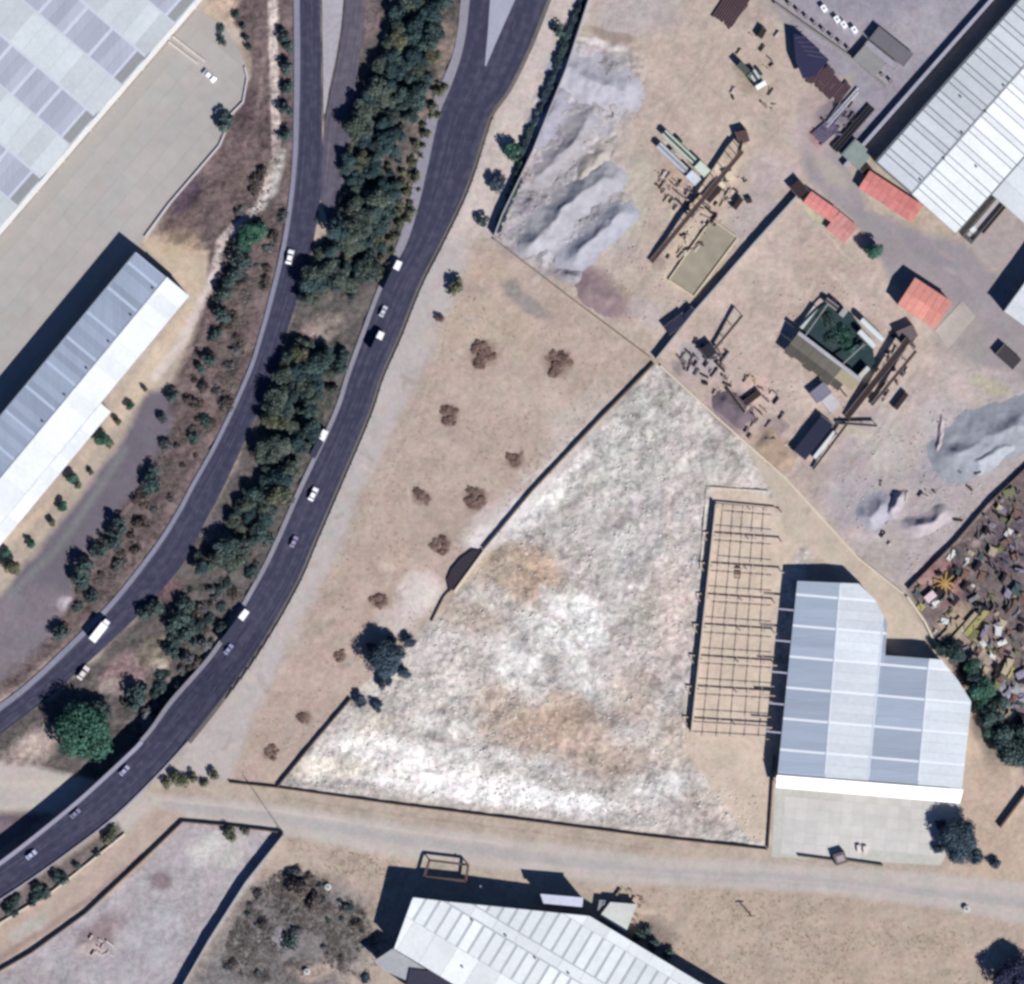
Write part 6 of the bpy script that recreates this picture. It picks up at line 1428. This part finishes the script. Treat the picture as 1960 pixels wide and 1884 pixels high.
# scrap yard
junk = [(1960,905),(1832,1045),(1745,1138),(1798,1236),(1872,1340),(1965,1470)]
JC = {'white': A(226,226,222), 'yellow': A(176,166,108), 'rust': A(128,98,88), 'teal': A(70,92,92), 'lilac': A(150,140,160), 'dark': A(40,36,42), 'cream': A(188,172,146), 'olive': A(120,120,84), 'grey': A(130,128,130)}
JM = {k: mat('scrap_' + k, v, var=.15) for k, v in JC.items()}
for x, y in scatter(junk, 170, 8.5, None):
    cn = R.choice(['white','rust','rust','teal','lilac','lilac','dark','dark','dark','dark','cream','dark','olive','grey','grey','teal']); 
    if y > 1150 and R.random() < .35: cn = R.choice(['cream','olive','yellow','rust','cream'])
    v_, h_ = where(x, y, junk)
    L = R.choice([R.uniform(.8, 1.8), R.uniform(2, 5)]) * (1.4 if y > 1150 else 1)
    o = thing('scrap_item', '%s %s piece of bent scrap, %s, %s part of the scrap yard' % ('long' if L > 2.0 else 'short', cn, h_, v_), 'scrap', 'pieces of scrap in the scrap yard', wp(x, y, ground_z(x, y)), R.choice([hd(.62,-.78), hd(.62,-.78) + .2, R.uniform(0, 3)]))
    W_ = R.uniform(.8, 3.0); h = R.uniform(.4, 1.8)
    MB().prism([(-L/2,-W_/2),(L/2,-W_/2),(L/2*.8,W_/2),(-L/2,W_/2*.8)], -.1, [h, h*.7, h*.8, h]).obj('body', JM[cn], o)
    MB().bar((-L/2, -W_/2, h * .6), (L/2 * 1.1, W_ * .8, h + .3), .25).obj('bar', JM[R.choice(['dark', 'grey', cn])], o)
rosette = thing('scrap_item', 'yellow flower-shaped tangle of metal on the pinkish ground', 'scrap', None, wp(1808,1117,0))
for k in range(9):
    a = k * 6.28 / 9; MB().bar((0,0,.8), (math.cos(a)*4.6, math.sin(a)*4.6, .3), .7, .5).obj('arm', mat('ochre', A(186,150,92), var=.15), rosette)
blockrow([('skip','skip','pinkish white skip below the yellow tangle',1780,1142,4.5,3,1.8,.7,mat('pink_white', A(232,206,212))),
 ('van_shell','scrap','long yellow-olive strip of scrap leaning up right',1868,1192,13,2.2,1.6,hd(.66,-.75),JM['yellow']),
 ('van_shell','scrap','tan strip of scrap left of the yellow-olive strip',1846,1200,14,2.0,1.2,hd(.66,-.75),JM['cream']),
 ('van_shell','scrap','second tan strip of scrap on the lower left',1820,1205,12,2.4,.8,hd(.7,-.7),mat('tan_scrap', A(182,160,138)))])
# small things
pole = thing('utility_pole', 'lone dark utility pole with crossarm in the southern plot', 'pole', None, wp(1437,1752,0), 0)
MB().tube((0,0,-.2),(0,0,6),.28,.2,8).obj('shaft', DBRN, pole); MB().bar((-1.6,0,5.4),(1.6,.0,5.4),.35).obj('crossarm', DBRN, pole)
gt = thing('gate', 'dark vehicle gate leaf with pillar at the mouth of the concrete yard', 'gate')
MB().bar(wp(1528,1638,.6), wp(1596,1647,.6), .5, 1.2).obj('fence_rail', mat('rail_grey', A(120,116,112)), gt); MB().bar(wp(1620,1647,.6), wp(1690,1657,.6), .6, 1.2).obj('fence_rail', mat('rail_grey', A(120,116,112)), gt)
MB().box(*wp(1608,1643,1.3), 4.6, 4.4, 2.6, .3).obj('gatehouse', mat('gatehouse', A(112,100,104)), gt); MB().box(*wp(1608,1643,2.7), 3.0, 2.4, .25, .3).obj('roof', mat('gatehouse_roof', A(176,160,162)), gt)
for i, (x, y, l) in enumerate(((1644,1624,'pair of pinkish bales, left'), (1656,1626,'pair of pinkish bales, right'))):
    o = thing('bale', l + ' one, beside the gatehouse', 'bale', None, wp(x, y, 0), .1); MB().box(0,0,.6,1.5,2.6,1.2).obj('body', mat('bale_pink', A(240,222,218)), o)
for (x, y, l) in ((628,1698,'small bright white drum in the overgrown plot'), (588,1860,'small white box at the bottom of the overgrown plot'), (1850,1740,'tiny pale stone cairn in the southern plot')):
    o = thing('white_drum', l, 'drum', None, wp(x, y, .1)); MB().tube((0,0,0),(0,0,1.3),1.2,n=12).obj('shell', TANK, o); MB().tube((0,0,1.3),(0,0,1.45),.7,n=12).obj('lid', STEEL, o)
hole = thing('manhole', 'small oval brown pit cover in the floor of the unfinished hall', 'pit cover', None, wp(1412,1090,.16)); MB().tube((0,0,0),(0,0,.35),1.3,1.1,12).obj('cover', BROWN, hole); MB().box(0,-2.2,.1,2.2,2.8,.3).obj('slab', mat('pit_slab', A(160,142,124)), hole)
wire = thing('overhead_cable', 'thin cable crossing the dirt road to the corner of the bottom left lot', 'cable'); MB().bar(wp(478,1500,3.2), wp(541,1592,3.2), .12).obj('wire', DBRN, wire)
for p in ((478,1500),(541,1592)): MB().tube(wp(*p,-.2), wp(*p,3.4), .14, n=6).obj('post', DBRN, wire)
